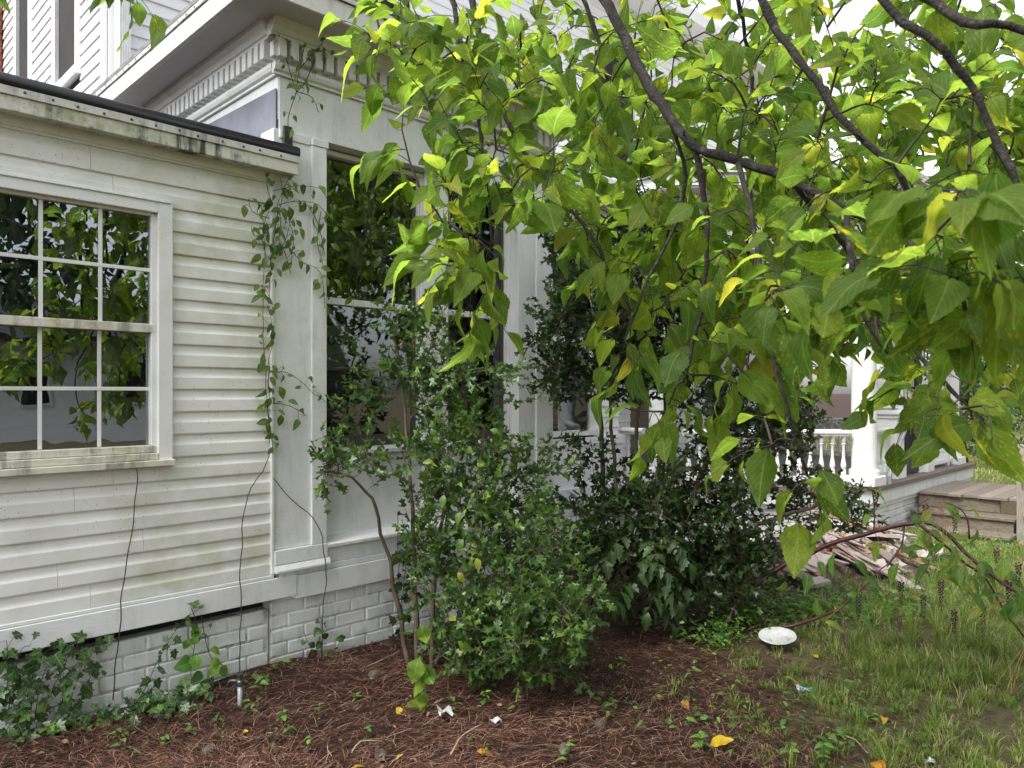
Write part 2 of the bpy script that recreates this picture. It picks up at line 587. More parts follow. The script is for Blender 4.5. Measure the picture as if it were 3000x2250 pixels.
def build_ground():
    a = np.concatenate([-np.geomspace(4, 900, 22)[::-1], np.linspace(-3.8, 14, 90), np.geomspace(14.6, 900, 22)])
    X, Y = np.meshgrid(a, a, indexing='ij')
    Z = gz(X, Y)
    V = np.stack([X, Y, Z], -1).reshape(-1, 3)
    n = len(a)
    i, j = np.meshgrid(np.arange(n - 1), np.arange(n - 1), indexing='ij')
    q = (i * n + j).ravel()
    F = np.concatenate([np.stack([q, q + n, q + n + 1], 1), np.stack([q, q + n + 1, q + 1], 1)])
    me = np_mesh('ground', V, F)
    a_ = me.attributes.new('lawn', 'FLOAT', 'POINT')
    a_.data.foreach_set('value', grassiness(X, Y).ravel().astype(np.float32))
    t = NT('soil')
    p = t.pos()
    soil = t.ramp(t.noise(p, 22, 6, .7), [(.3, (.010, .005, .004)), (.5, (.030, .013, .009)), (.68, (.065, .030, .020)), (.8, (.12, .07, .05))])
    green = t.ramp(t.noise(p, 14, 6, .7), [(.3, (.045, .034, .020)), (.5, (.11, .088, .048)), (.75, (.19, .17, .08))])
    at_ = t.n('ShaderNodeAttribute', attribute_name='lawn')
    f = t.math('ADD', at_.outputs['Fac'], t.math('MULTIPLY', t.math('SUBTRACT', t.noise(p, 3, 5, .65), .5), 1.2))
    col = t.mix(t.step(f, .35, .85), soil, green)
    nb = t.bump(t.noise(p, 45, 6, .75), .9, .02)
    o = link('ground', me, t.done(t.pbsdf(col, .9, .2, nb)))
    tag(o, kind='structure')
build_ground()

# ------------------------------------------------------------------ brickwork
BR_P = (.215, .080)
_brick_meshes = {}
def brick_mesh(kind, mat):
    if kind not in _brick_meshes:
        L = []
        for k in range(5):
            m = MB()
            m.obox((0, 0, 0), (.205 if 'half' not in kind else .095, .09, .0715), None, .006, jit=.0016)
            me = m.mesh('brick')
            me.materials.append(mat)
            L.append(me)
        _brick_meshes[kind] = L
    return _brick_meshes[kind]

def brick_run(par, p0, p1, z0, z1, out, kind, mat, xmin=None, depth=.045):
    """courses of bricks from p0 to p1 (plan points); the face is the line p0-p1, out its outward side"""
    p0 = np.array([*p0, 0.])
    p1 = np.array([*p1, 0.])
    L = np.linalg.norm(p1 - p0)
    u = (p1 - p0) / L
    out = norm(np.array([*out, 0.]))
    rot = math.atan2(u[1], u[0])
    n = int(round((z1 - z0) / BR_P[1]))
    for c in range(n):
        z = z1 - (c + .5) * BR_P[1]
        s = 0.0 if c % 2 == 0 else -BR_P[0] / 2
        while s < L - .02:
            a = max(s, 0)
            b = min(s + BR_P[0], L)
            if b - a > .05:
                me = random.choice(brick_mesh(kind, mat))
                o = bpy.data.objects.new('brick', me)
                COL.objects.link(o)
                o.parent = par
                q = p0 + u * ((a + b) / 2) - out * (depth - random.uniform(-.003, .004))
                o.location = (q[0], q[1], z + random.uniform(-.002, .002))
                o.rotation_euler = (random.uniform(-.008, .008), random.uniform(-.012, .012), rot + random.uniform(-.008, .008))
                o.scale = ((b - a - .010) / .205, 1, 1)
            s += BR_P[0]

# ------------------------------------------------------------------ annex with vinyl siding
YA = 4.0
annex = thing('house_annex', 'low flat-roofed annex with algae-stained white vinyl siding and a gridded window', 'annex', (.3, 5.2, 0))
XA0, XA1 = -1.6, 2.045
COURSE = .117
SID = [(-.004, 0), (.0155, 0), (.0165, .005), (.0155, .060), (.0095, .073), (.0068, .084), (.0045, .117), (-.004, .117)]
wx0, wx1, wz0, wz1 = .585, 1.495, 1.245, 2.585       # outside of window casing
joints = [1.12, .98, 1.36, .42, 1.05, 1.22]
zc = .565
k = 0
while zc < 2.83:
    z1 = min(zc + COURSE, 2.86)
    if z1 > wz0 + .05 and zc < wz1 - .07:
        spans = [(XA0, wx0 - .001), (wx1 + .001, XA1)]
    else:
        j = joints[k % len(joints)]
        spans = [(XA0, j - .0008), (j + .0008, XA1)]
    for i, (a, b) in enumerate(spans):
        m = MB()
        off = .0 if i == 0 else .0012
        m.mould((a, YA - off, zc), (b, YA - off, zc), (0, -1, 0), [(o, z * (z1 - zc) / COURSE) for o, z in SID])
        part('siding_board', m, MAT['vinyl'], annex)
    zc += COURSE
    k += 1
m = MB()
m.box(XA0, wx0 + .06, YA + .006, YA + .10, .44, 2.88).box(wx1 - .06, XA1 + .01, YA + .006, YA + .10, .44, 2.88).box(wx0 + .06, wx1 - .06, YA + .006, YA + .10, .44, wz0 + .04).box(wx0 + .06, wx1 - .06, YA + .006, YA + .10, wz1 - .06, 2.88)
part('wall_core', m, MAT['dark'], annex)
m = MB()          # J channel at the corner, starter strip at the foot
m.box(XA1, XA1 + .018, YA - .028, YA + .02, .565, 2.86)
part('corner_channel', m, MAT['trim'], annex)
m = MB()
m.box(XA0, XA1 + .018, YA - .026, YA + .01, .545, .563)
part('starter_strip', m, MAT['trim'], annex)
m = MB()
m.box(XA0, 2.20, YA - .034, YA - .006, .424, .543)
part('skirt_board', m, MAT['oldpaint'], annex)
# roof edge
m = MB()
m.box(XA0, 2.165, 3.885, 3.905, 2.838, 2.908)
fas = part('fascia', m, MAT['fascia'], annex)
m = MB()
m.box(XA0, 2.16, 3.905, 4.03, 2.846, 2.862)
part('soffit', m, MAT['fascia'], annex)
m = MB()
m.mould((XA0, 3.995, 2.80), (XA1 + .02, 3.995, 2.80), (0, -1, 0), [(0, 0), (.022, 0), (.024, .046), (0, .046)])
part('frieze_strip', m, MAT['trim'], annex)
m = MB()
m.box(XA0, 2.168, 3.876, 3.884, 2.905, 2.942)
ms = part('edge_strip', m, MAT['metal'], annex)
for i in range(30):
    x = -1.2 + i * .112
    if x < 2.15:
        m = MB()
        m.lathe((0, 0, 0), [(.0065, 0), (.006, .003), (.003, .0045)], 8)
        me = m.mesh('screw')
        o = link('screw', me, MAT['screw'], ms)
        o.location = (x + random.uniform(-.01, .01), 3.876, 2.9235 + random.uniform(-.004, .004))
        o.rotation_euler = (R(90), 0, 0)
m = MB()
pr = [(.018 + .004 * 0, .0), (.024, .02), (.016, .05), (-.02, .066), (-.10, .074), (-3.4, .16), (-3.4, .0)]
m.mould((XA0, 3.895, 2.943), (2.17, 3.895, 2.943), (0, -1, 0), pr)
part('roof_membrane', m, MAT['rubber'], annex, True)
m = MB()          # upturned membrane lap against the taller wall
m.box(2.118, 2.176, 3.968, 3.985, 2.95, 3.135, .006)
part('roof_lap', m, MAT['rubber'], annex)

# window of the annex
win = part('window', MB().box(wx0, wx0 + .075, YA - .045, YA + .02, wz0, wz1).box(wx1 - .072, wx1, YA - .045, YA + .02, wz0, wz1).box(wx0 + .075, wx1 - .072, YA - .045, YA + .02, wz1 - .075, wz1).box(wx0 + .012, wx1 - .012, YA - .053, YA - .0455, wz1 - .02, wz1 - .012), MAT['trim'], annex)
part('sill', MB().box(wx0 - .012, wx1 + .006, YA - .066, YA + .02, wz0 - .018, wz0 + .014).box(wx0 + .075, wx1 - .072, YA - .05, YA + .03, wz0 + .016, wz0 + .05).box(wx0 + .07, wx1 - .068, YA - .03, YA + .03, wz0 + .052, wz0 + .088), MAT['sill'], win)
gx0, gx1 = wx0 + .078, wx1 - .075
part('inner_frame', MB().box(gx0 - .004, gx0 + .022, YA - .018, YA + .05, wz0 + .088, wz1 - .078).box(gx1 - .022, gx1 + .004, YA - .018, YA + .05, wz0 + .088, wz1 - .078).box(gx0 + .022, gx1 - .022, YA - .015, YA + .05, wz1 - .09, wz1 - .074), MAT['trim'], win)
zm = 1.925
part('meeting_rail', MB().box(gx0, gx1, YA - .020, YA + .04, zm - .022, zm + .022), MAT['sill'], win)
for (za, zb, yy) in ((wz0 + .09, zm - .022, .022), (zm + .022, wz1 - .09, .006)):
    part('pane', MB().box(gx0 + .01, gx1 - .01, YA + yy, YA + yy + .004, za, zb, .0005), MAT['glass1'], win)
    for c in (1, 2):
        x = gx0 + (gx1 - gx0) * c / 3
        part('muntin', MB().box(x - .009, x + .009, YA + yy - .006, YA + yy - .001, za, zb, .001), MAT['trim'], win)
    zz = (za + zb) / 2
    part('muntin', MB().box(gx0 + .02, gx1 - .02, YA + yy - .0075, YA + yy - .002, zz - .009, zz + .009, .001), MAT['trim'], win)
part('dark_backing', MB().box(gx0 - .1, gx1 + .1, YA + .30, YA + .31, wz0 - .1, wz1 + .1), MAT['dark'], win)  # dark sheet behind the panes, coloured as the shade inside
# brick foundation
fo = part('foundation', MB().box(XA0, 2.055, YA + .026, YA + .16, -.1, .362), MAT['mortar'], annex)
part('dark_gap_filler', MB().box(XA0, 2.05, YA + .09, YA + .15, .364, .45), MAT['dark'], annex)  # dark filler added behind the gap, painting the shade under the skirt board
brick_run(fo, (-.55, YA + .02), (2.05, YA + .02), -.038, .362, (0, -1), 'painted', MAT['brickp'])

# ------------------------------------------------------------------ sunroom with dentil cornice
sunr = thing('sunroom', 'white panelled sunroom with dentil cornice and tall dark windows behind the holly', 'sunroom', (3.3, 5.5, 0))
XS0, XS1 = 2.10, 4.44
ZS = 3.70          # underside of the eave
sb = MB()
# pilaster boards
part('pilaster', MB().box(2.064, 2.30, YA - .012, YA + .14, .70, 3.11), MAT['oldpaint'], sunr)
part('pilaster_strip', MB().box(2.30, 2.40, YA - .030, YA + .145, .70, 3.06), MAT['oldpaint'], sunr)
part('pilaster_strip', MB().box(2.10, 2.298, YA - .020, YA + .0, 3.06, 3.108).box(2.30, 2.41, YA - .036, YA + .0, 3.062, 3.105), MAT['oldpaint'], sunr)
part('pilaster_base', MB().box(2.063, 2.405, YA - .034, YA + .14, .615, .698).mould((2.063, YA - .0, .572), (2.415, YA - .0, .572), (0, -1, 0), [(-.02, 0), (.052, 0), (.052, .012), (.036, .040), (-.02, .040)]), MAT['oldpaint'], sunr)
# mullion posts between windows
posts = [(3.215, 3.425), (4.06, 4.44)]
for a, b in posts:
    part('mullion_post', MB().box(a + (.0 if a < 4 else .0), b, YA + .06 if a < 4 else YA - .010, YA + .16, .72, 3.11), MAT['oldpaint'], sunr)
part('pilaster_strip', MB().box(4.24, 4.43, YA - .030, YA - .012, .70, 3.10), MAT['oldpaint'], sunr)
# base: ledge, skirt, panels
part('sill_ledge', MB().mould((2.405, YA + .13, .665), (4.44, YA + .13, .665), (0, -1, 0), [(-.02, 0), (.135, 0), (.165, .005), (.165, .022), (.15, .03), (-.02, .062)]), MAT['oldpaint'], sunr)
part('skirt_board', MB().box(2.20, 4.45, YA - .028, YA + .12, .40, .535).box(2.10, 4.45, YA - .02, YA + .12, .538, .571).box(2.407, 4.45, YA - .012, YA + .12, .573, .664), MAT['oldpaint'], sunr)
for a, b in ((2.402, 3.215), (3.425, 4.06)):
    part('panel', MB().box(a, b, YA + .10, YA + .14, .73, 1.20), MAT['oldpaint'], sunr)
part('panel_rail', MB().box(2.402, 4.06, YA + .09, YA + .099, .70, .735).box(2.402, 4.06, YA + .085, YA + .099, 1.16, 1.195), MAT['oldpaint'], sunr)
part('window_sill', MB().mould((2.402, YA + .14, 1.205), (3.214, YA + .14, 1.205), (0, -1, 0), [(0, 0), (.08, 0), (.10, .012), (.10, .03), (0, .05)]).mould((3.426, YA + .14, 1.205), (4.059, YA + .14, 1.205), (0, -1, 0), [(0, 0), (.08, 0), (.10, .012), (.10, .03), (0, .05)]), MAT['oldpaint'], sunr)
# frieze beam
part('frieze_beam', MB().box(2.104, 4.44, YA - .004, YA + .20, 3.112, 3.42), MAT['oldpaint'], sunr)
part('frieze_side', MB().box(2.098, 2.125, YA + .0, 7.0, 3.17, 3.42), MAT['oldpaint'], sunr)
part('side_wall', MB().box(2.13, 2.16, YA + .15, 7.0, 2.7, 3.16), MAT['oldpaint'], sunr)
part('flashing', MB().add([(2.085, YA + .0, 2.97), (2.085, YA + .0, 3.345), (2.085, YA + 1.5, 3.385), (2.085, YA + 1.5, 2.97), (2.091, YA + .0, 2.97), (2.091, YA + .0, 3.345), (2.091, YA + 1.5, 3.385), (2.091, YA + 1.5, 2.97)], [(0, 1, 2, 3), (7, 6, 5, 4), (0, 4, 5, 1), (1, 5, 6, 2), (2, 6, 7, 3), (3, 7, 4, 0)]), MAT['tin'], sunr)
part('side_wall', MB().box(4.40, 4.44, YA + .16, 5.2, .5, 3.7), MAT['oldpaint'], sunr)
BED = [(0, 0), (.018, 0), (.018, .012), (.034, .022), (.042, .04), (.042, .06), (0, .06)]
CROWN = [(0, 0), (.05, 0), (.05, .015), (.062, .02), (.075, .045), (.098, .065), (.102, .09), (0, .09)]
part('bed_moulding', MB().mould((2.06, YA - .004, 3.42), (4.46, YA - .004, 3.42), (0, -1, 0), BED), MAT['oldpaint'], sunr)
part('bed_moulding', MB().mould((2.098, YA - .0, 3.42), (2.098, 7.0, 3.42), (-1, 0, 0), BED), MAT['oldpaint'], sunr)
part('dentil_band', MB().box(2.098, 4.45, YA - .020, YA + .2, 3.48, 3.612), MAT['oldpaint'], sunr)
part('dentil_band', MB().box(2.080, 2.12, YA + .0, 7.0, 3.481, 3.611), MAT['oldpaint'], sunr)
dm = MB().box(-.024, .024, -.03, .03, -.052, .052, .003).mesh('dentil')
dm.materials.append(MAT['oldpaint'])
for i in range(31):
    o = link('dentil', dm, None, sunr)
    o.location = (2.09 + i * .0765, YA - .050, 3.556)
for i in range(38):
    o = link('dentil', dm, None, sunr)
    o.location = (2.052, YA + .045 + i * .0765, 3.556)
    o.rotation_euler = (0, 0, R(90))
part('dentil_corner', MB().box(2.038, 2.078, YA - .062, YA - .02, 3.50, 3.615), MAT['oldpaint'], sunr)
part('crown_moulding', MB().mould((2.02, YA - .02, 3.612), (4.52, YA - .02, 3.612), (0, -1, 0), CROWN), MAT['oldpaint'], sunr)
part('crown_moulding', MB().mould((2.082, YA - .02, 3.612), (2.082, 7.0, 3.612), (-1, 0, 0), CROWN), MAT['oldpaint'], sunr)
# eave
part('soffit', MB().box(1.81, 4.73, 3.71, 7.0, ZS, ZS + .02), MAT['soffit'], sunr)
part('fascia', MB().box(1.775, 1.808, 3.70, 7.0, ZS - .012, ZS + .105), MAT['cracked'], sunr)
part('fascia', MB().box(1.775, 4.74, 3.672, 3.698, ZS - .012, ZS + .105), MAT['cracked'], sunr)
es = part('edge_strip', MB().box(1.764, 1.774, 3.66, 7.0, ZS + .106, ZS + .135).box(1.764, 4.75, 3.658, 3.668, ZS + .106, ZS + .135), MAT['metal'], sunr)
for i in range(26):
    o = link('screw', MB().obox((0, 0, 0), (.004, .01, .01), None, .001).mesh('screw'), MAT['screw'], es)
    o.location = (1.762, 3.75 + i * .12, ZS + .12)
part('roof', MB().box(1.77, 4.745, 3.664, 7.0, ZS + .136, ZS + .185, .015), simple('grey_roof_edge', [(.3, .07), (.7, .22)], 8, (1, 1, 5), rough=.7), sunr)
# windows of the sunroom
def tall_window(a, b, y, z0, z1, root, zmeet, rail, glass):
    wn_ = part('window', MB().box(a, a + .016, y - .05, y + .03, z0, z1).box(b - .016, b, y - .05, y + .03, z0, z1).box(a + .016, b - .016, y - .05, y + .03, z1 - .03, z1).box(a + .018, a + .03, y - .035, y + .03, z0, z1 - .03).box(b - .03, b - .018, y - .035, y + .03, z0, z1 - .03), MAT['trim'], root)
    part('sash', MB().box(a + .031, a + .06, y - .012, y + .02, z0, z1 - .031).box(b - .06, b - .031, y - .012, y + .02, z0, z1 - .031).box(a + .06, b - .06, y - .012, y + .02, z0, z0 + .07), MAT['darkwood'], wn_)
    part('meeting_rail', MB().box(a + .032, b - .032, y - .03, y + .012, zmeet - .02, zmeet + .022), MAT[rail], wn_)
    part('pane', MB().box(a + .06, b - .06, y, y + .004, z0 + .05, zmeet - .02, .0005), glass, wn_)
    part('pane', MB().box(a + .06, b - .06, y - .002, y + .002, zmeet + .02, z1 - .03, .0005), glass, wn_)
    return wn_
w1 = tall_window(2.41, 3.214, YA + .13, 1.255, 3.10, sunr, 2.17, 'oldpaint', MAT['glass2'])
part('fallen_blind', MB().add([(2.66, 4.20, 2.98), (3.10, 4.22, 2.95), (3.10, 4.24, 2.38), (2.66, 4.22, 2.98), (2.66, 4.215, 2.98), (3.10, 4.235, 2.95), (3.10, 4.255, 2.38)], [(0, 1, 2), (6, 5, 4), (0, 4, 5, 1), (1, 5, 6, 2), (2, 6, 4, 0)]), MAT['blind'], w1)
w2 = tall_window(3.426, 4.059, YA + .13, 1.255, 3.10, sunr, 2.17, 'oldpaint', MAT['glass2'])
part('curtain', MB().add([(3.44 + i * .03, 4.26 + .018 * (i % 2), z) for z in (1.2, 3.05) for i in range(21)], [(i, i + 1, 22 + i, 21 + i) for i in range(20)]), MAT['curtain'], w2)
part('dark_backing', MB().box(2.2, 4.38, 5.15, 5.18, .6, 3.6).box(2.2, 4.38, 4.2, 5.15, .55, .59).box(2.2, 4.38, 4.2, 5.15, 3.6, 3.64), MAT['dark'], sunr)  # back, floor and ceiling in near-black, interior shade put into the colour
fo = part('foundation', MB().box(2.06, 4.62, YA + .022, YA + .16, -.1, .395), MAT['mortar'], sunr)
brick_run(fo, (2.06, YA + .016), (4.62, YA + .016), -.005, .395, (0, -1), 'painted', MAT['brickp'])

# paper notice behind the first window
nt = thing('paper_notice', 'white paper notice with dark blue letters taped behind the sunroom window glass', 'notice', (2.60, 4.15, 1.62))
part('sheet', MB().box(2.49, 2.665, 4.139, 4.141, 1.74, 2.02, .0003), simple('paper', [(.3, .66), (.7, .74)], 3, rough=.7), nt)
fc = bpy.data.curves.new('lettering', 'FONT')
fc.body = 'OSS'
fc.size = .085
fc.extrude = .0003
tmp = bpy.data.objects.new('lettering_source', fc)
COL.objects.link(tmp)
bpy.context.view_layer.update()
fm = bpy.data.meshes.new_from_object(tmp)
bpy.data.objects.remove(tmp)
t = NT('blue_ink')
fm.materials.clear()
fl = link('lettering', fm, t.done(t.pbsdf((.012, .025, .16), .6, .3)), nt)
fl.location = (2.50, 4.1375, 1.90)
fl.rotation_euler = (R(90), 0, 0)

# ------------------------------------------------------------------ main house behind
house = thing('main_house', 'tall white clapboard house rising behind the annex and porch roofs', 'house', (8, 9, 0))
CLAP = [(-.003, 0), (.020, 0), (.021, .005), (.004, .118), (-.003, .118)]
def claps(p0, p1, z0, z1, out, root, mat, holes=()):
    """clapboard courses between plan points, leaving out holes given as (s0, s1, z0, z1) along the run"""
    p0 = np.array([*p0, 0.])
    p1 = np.array([*p1, 0.])
    L = np.linalg.norm(p1 - p0)
    u = (p1 - p0) / L
    z = z0
    while z < z1:
        cuts = sorted([(max(h[0], 0), min(h[1], L)) for h in holes if h[2] < z + .10 and h[3] > z + .02])
        s = 0.0
        spans = []
        for a, b in cuts:
            if a - s > .01:
                spans.append((s, a))
            s = b
        if L - s > .01:
            spans.append((s, L))
        for a, b in spans:
            q0 = p0 + u * a
            q1 = p0 + u * b
            part('clapboard', MB().mould((q0[0], q0[1], z), (q1[0], q1[1], z), (*out, 0), CLAP), mat, root)
        z += .118
XH, YH = 2.10, 7.0
claps((XH, YH + .12), (XH, 10.85), 3.3, 7.0, (-1, 0), house, MAT['clap'], [(.60, 1.50, 4.57, 6.7), (2.34, 3.12, 3.9, 6.7)])
claps((XH + .12, YH), (14.0, YH), 3.9, 7.6, (0, -1), house, MAT['clap'], [(6.45, 7.7, 4.6, 6.9), (2.1, 3.1, 4.6, 6.9)])
part('wall_core', MB().box(XH + .004, 14.0, YH + .004, YH + .06, .4, 7.7).box(XH + .004, XH + .05, YH + .06, 12.5, 3.0, 7.7), MAT['dark'], house)
part('corner_board', MB().box(XH - .026, XH + .0, YH - .0, YH + .115, 3.3, 7.6).box(XH + .002, XH + .118, YH - .028, YH - .0, 3.9, 7.6), MAT['clap'], house)
ds = part('downspout', MB().box(2.14, 2.245, YH - .14, YH - .04, 3.86, 7.6, .012), MAT['trim'], house)
for i in range(5):
    part('rib', MB().box(2.150 + i * .02, 2.158 + i * .02, YH - .145, YH - .1405, 3.87, 7.6, .0015), MAT['trim'], ds)
part('strap', MB().box(2.12, 2.27, YH - .15, YH - .03, 4.98, 5.01), MAT['trim'], ds)
for (y0, y1, z0) in ((7.72, 8.62, 4.57), (9.46, 10.24, 3.9)):
    wv = part('window', MB().box(XH - .035, XH + .01, y0, y0 + .11, z0, 6.7).box(XH - .035, XH + .01, y1 - .11, y1, z0, 6.7).box(XH - .06, XH + .02, y0 - .02, y1 + .02, z0 - .03, z0 + .06), MAT['clap'], house)
    part('sash', MB().box(XH + .03, XH + .06, y0 + .11, y0 + .22, z0, 6.7).box(XH + .03, XH + .06, y1 - .2, y1 - .11, z0, 6.7).box(XH + .03, XH + .06, y0 + .22, y1 - .2, z0 + 1.0, z0 + 1.08), MAT['darkwood'], wv)
    part('pane', MB().box(XH + .065, XH + .069, y0 + .11, y1 - .11, z0 + .06, 6.7, .0005), MAT['glass2'], wv)
    part('jamb', MB().box(XH + .012, XH + .12, y0 + .085, y0 + .108, z0, 6.7).box(XH + .012, XH + .12, y1 - .108, y1 - .085, z0, 6.7), MAT['clap'], wv)
for (x0, x1) in ((8.57, 9.82), (4.22, 5.22)):
    wv = part('window', MB().box(x0, x0 + .12, YH - .035, YH + .01, 4.6, 6.9).box(x1 - .12, x1, YH - .035, YH + .01, 4.6, 6.9).box(x0 - .02, x1 + .02, YH - .06, YH + .02, 4.56, 4.65), MAT['clap'], house)
    part('pane', MB().box(x0 + .12, x1 - .12, YH + .02, YH + .024, 4.65, 6.9, .0005), MAT['glass2'], wv)
    part('meeting_rail', MB().box(x0 + .12, x1 - .12, YH + .0, YH + .018, 5.7, 5.75), MAT['clap'], wv)
part('upper_eave', MB().box(XH - .5, 14.4, YH - .5, 12.5, 7.6, 7.8), MAT['clap'], house)
# lower front wall between sunroom and porch, with its window
claps((4.44, 5.2), (6.9, 5.2), .62, 3.70, (0, -1), house, MAT['clap'], [(1.12, 2.02, 1.16, 3.1)])
part('wall_core', MB().box(4.44, 6.9, 5.205, 5.25, -.1, 3.70), MAT['dark'], house)
part('eave', MB().box(4.76, 6.6, 4.9, 7.0, 3.70, 3.88), MAT['oldpaint'], house)
wv = part('window', MB().box(5.56, 5.67, 5.155, 5.2, 1.2, 3.1).box(6.35, 6.46, 5.155, 5.2, 1.2, 3.1).box(5.5, 6.52, 5.12, 5.2, 1.14, 1.2), MAT['oldpaint'], house)
part('pane', MB().box(5.67, 6.35, 5.185, 5.189, 1.2, 3.1, .0005), MAT['glass2'], wv)
part('meeting_rail', MB().box(5.67, 6.35, 5.16, 5.183, 2.13, 2.19), MAT['oldpaint'], wv)
part('curtain', MB().add([(5.67 + i * .034, 5.2 - .004 * (i % 2), z) for z in (1.2, 3.1) for i in range(21)], [(i, i + 1, 22 + i, 21 + i) for i in range(20)]), MAT['curtain'], wv)
part('base_panel', MB().box(4.46, 6.9, 5.12, 5.19, .52, 1.12).box(4.46, 6.9, 5.09, 5.12, .46, .60).box(4.46, 6.9, 5.10, 5.12, 1.03, 1.12), MAT['clap'], house)
fo = part('foundation', MB().box(4.64, 6.85, 5.15, 5.2, -.1, .455), MAT['mortar'], house)
brick_run(fo, (4.64, 5.135), (6.85, 5.135), .055, .455, (0, -1), 'painted', MAT['brickp'])
# chimney
ch = part('chimney', MB().box(1.52, 2.09, 10.91, 11.6, 2.9, 8.2), MAT['rawmortar'], house)
brick_run(ch, (2.09, 10.90), (1.50, 10.90), 3.9, 6.3, (0, -1), 'red', MAT['redbrick'])
brick_run(ch, (1.51, 10.92), (1.51, 11.6), 3.9, 6.3, (-1, 0), 'red', MAT['redbrick'])

# ------------------------------------------------------------------ porch
porch = thing('porch', 'white columned porch with turned balusters, brick base and flat dentilled roof', 'porch', (9.6, 4.6, 0))
ZD = .60
A, B = np.array([8.42, 2.87]), np.array([6.90, 4.39])
E = np.array([12.15, 2.87])
poly = [B + [0, .9], B, A, E, E + [0, 3.5], B + [0, 2.6]]
def slab(poly, z0, z1, mat, name, root):
    n = len(poly)
    V = [(p[0], p[1], z0) for p in poly] + [(p[0], p[1], z1) for p in poly]
    F = [tuple(range(n))[::-1], tuple(range(n, 2 * n))] + [(k, (k + 1) % n, n + (k + 1) % n, n + k) for k in range(n)]
    return part(name, MB().add(V, F), mat, root)
def inset(poly, d):
    """offset the outline; d > 0 grows it (counter-clockwise outline)"""
    n = len(poly)
    out = []
    for k in range(n):
        p, q, r = poly[k - 1], poly[k], poly[(k + 1) % n]
        e1, e2 = norm(q - p), norm(r - q)
        n1, n2 = np.array([e1[1], -e1[0]]), np.array([e2[1], -e2[0]])
        b = n1 + n2
        out.append(q + b * d / (b @ n1) if b @ n1 > .2 else q + n1 * d)
    return out
pl = [np.array(p, float) for p in [B + [0, .8], B, A, E, E + [0, 3.3], np.array([6.9, 6.23])]]
slab(pl, ZD - .05, ZD, MAT['deckwood'], 'deck', porch)
slab(inset(pl, -.03), ZD - .19, ZD - .052, MAT['oldpaint'], 'deck_fascia', porch)
slab(inset(pl, -.055), ZD - .24, ZD - .192, MAT['oldpaint'], 'deck_fascia', porch)
fo = slab(inset(pl, -.10), -.1, ZD - .242, MAT['mortar'], 'foundation', porch)
pf = inset(pl, -.082)
brick_run(fo, pf[0], pf[1], -.04, ZD - .244, (-1, 0), 'painted', MAT['brickp'])
brick_run(fo, pf[1], pf[2], -.04, ZD - .244, (-1, -1), 'painted', MAT['brickp'])
brick_run(fo, pf[2], pf[3], -.04, ZD - .244, (0, -1), 'painted', MAT['brickp'])
# roof with frieze and dentils
roofp = [np.array([6.9, 7.0])] + pl[:4] + [np.array([12.15, 7.0])]
roofp = [np.array(p) for p in [(6.9, 7.0), (6.9, 4.41), (8.38, 2.93), (12.15, 2.93), (12.15, 7.0)]]
slab(inset(roofp, .30), 3.70, 3.72, MAT['soffit'], 'soffit', porch)
slab(inset(roofp, .32), 3.722, 3.84, MAT['oldpaint'], 'fascia', porch)
slab(inset(roofp, .37), 3.842, 3.93, MAT['metal'], 'gutter', porch)
def beam(p, q, out, root):
    o = np.array([*norm(np.array(out, float)), 0])
    P0, P1 = np.array([*p, 0.]), np.array([*q, 0.])
    part('frieze_beam', MB().mould(P0 + [0, 0, 3.14], P1 + [0, 0, 3.14], o, [(-.22, 0), (-.02, 0), (-.02, .28), (.0, .28), (.0, .42), (.03, .42), (.06, .5), (.09, .558), (-.22, .558)]), MAT['oldpaint'], root)
    L = np.linalg.norm(P1 - P0)
    u = (P1 - P0) / L
    for i in range(int(L / .0765)):
        c = P0 + u * (.05 + i * .0765) + o * .022
        d_ = link('dentil', dm, None, root)
        d_.location = (c[0], c[1], 3.50)
        d_.rotation_euler = (0, 0, math.atan2(u[1], u[0]))
bp = inset(roofp, -.05)
beam(bp[0], bp[1], (-1, 0), porch)
beam(bp[1], bp[2], (-1, -1), porch)
beam(bp[2], bp[3], (0, -1), porch)
def column(x, y, r=.13):
    c = part('column', MB().lathe((x, y, ZD), [(r * 1.22, .10), (r * 1.24, .13), (r * 1.2, .16), (r * 1.03, .175), (r, .2), (r, .9), (r * .97, 1.6), (r * .88, 2.36), (r * .96, 2.37), (r * .96, 2.39), (r * .88, 2.40), (r * .88, 2.44), (r * 1.1, 2.47)], 28), MAT['oldpaint'], porch, True)
    c.data.set_sharp_from_angle(angle=R(35))
    part('plinth', MB().box(x - r * 1.35, x + r * 1.35, y - r * 1.35, y + r * 1.35, ZD, ZD + .10, .006), MAT['oldpaint'], c)
    part('capital', MB().box(x - r * 1.25, x + r * 1.25, y - r * 1.25, y + r * 1.25, ZD + 2.47, ZD + 2.54, .006), MAT['oldpaint'], c)
column(8.46, 3.06, .128)
column(7.04, 4.76, .09)
column(11.86, 3.14, .13)
column(11.86, 5.9, .13)
bal = MB().lathe((0, 0, 0), [(.026, .0), (.026, .07), (.020, .085), (.028, .10), (.030, .125), (.024, .155), (.016, .20), (.0135, .29), (.017, .335), (.024, .35), (.017, .36), (.026, .375), (.026, .44)], 8).mesh('baluster')
bal.materials.append(MAT['oldpaint'])
bal.shade_smooth()
bal.set_sharp_from_angle(angle=R(40))
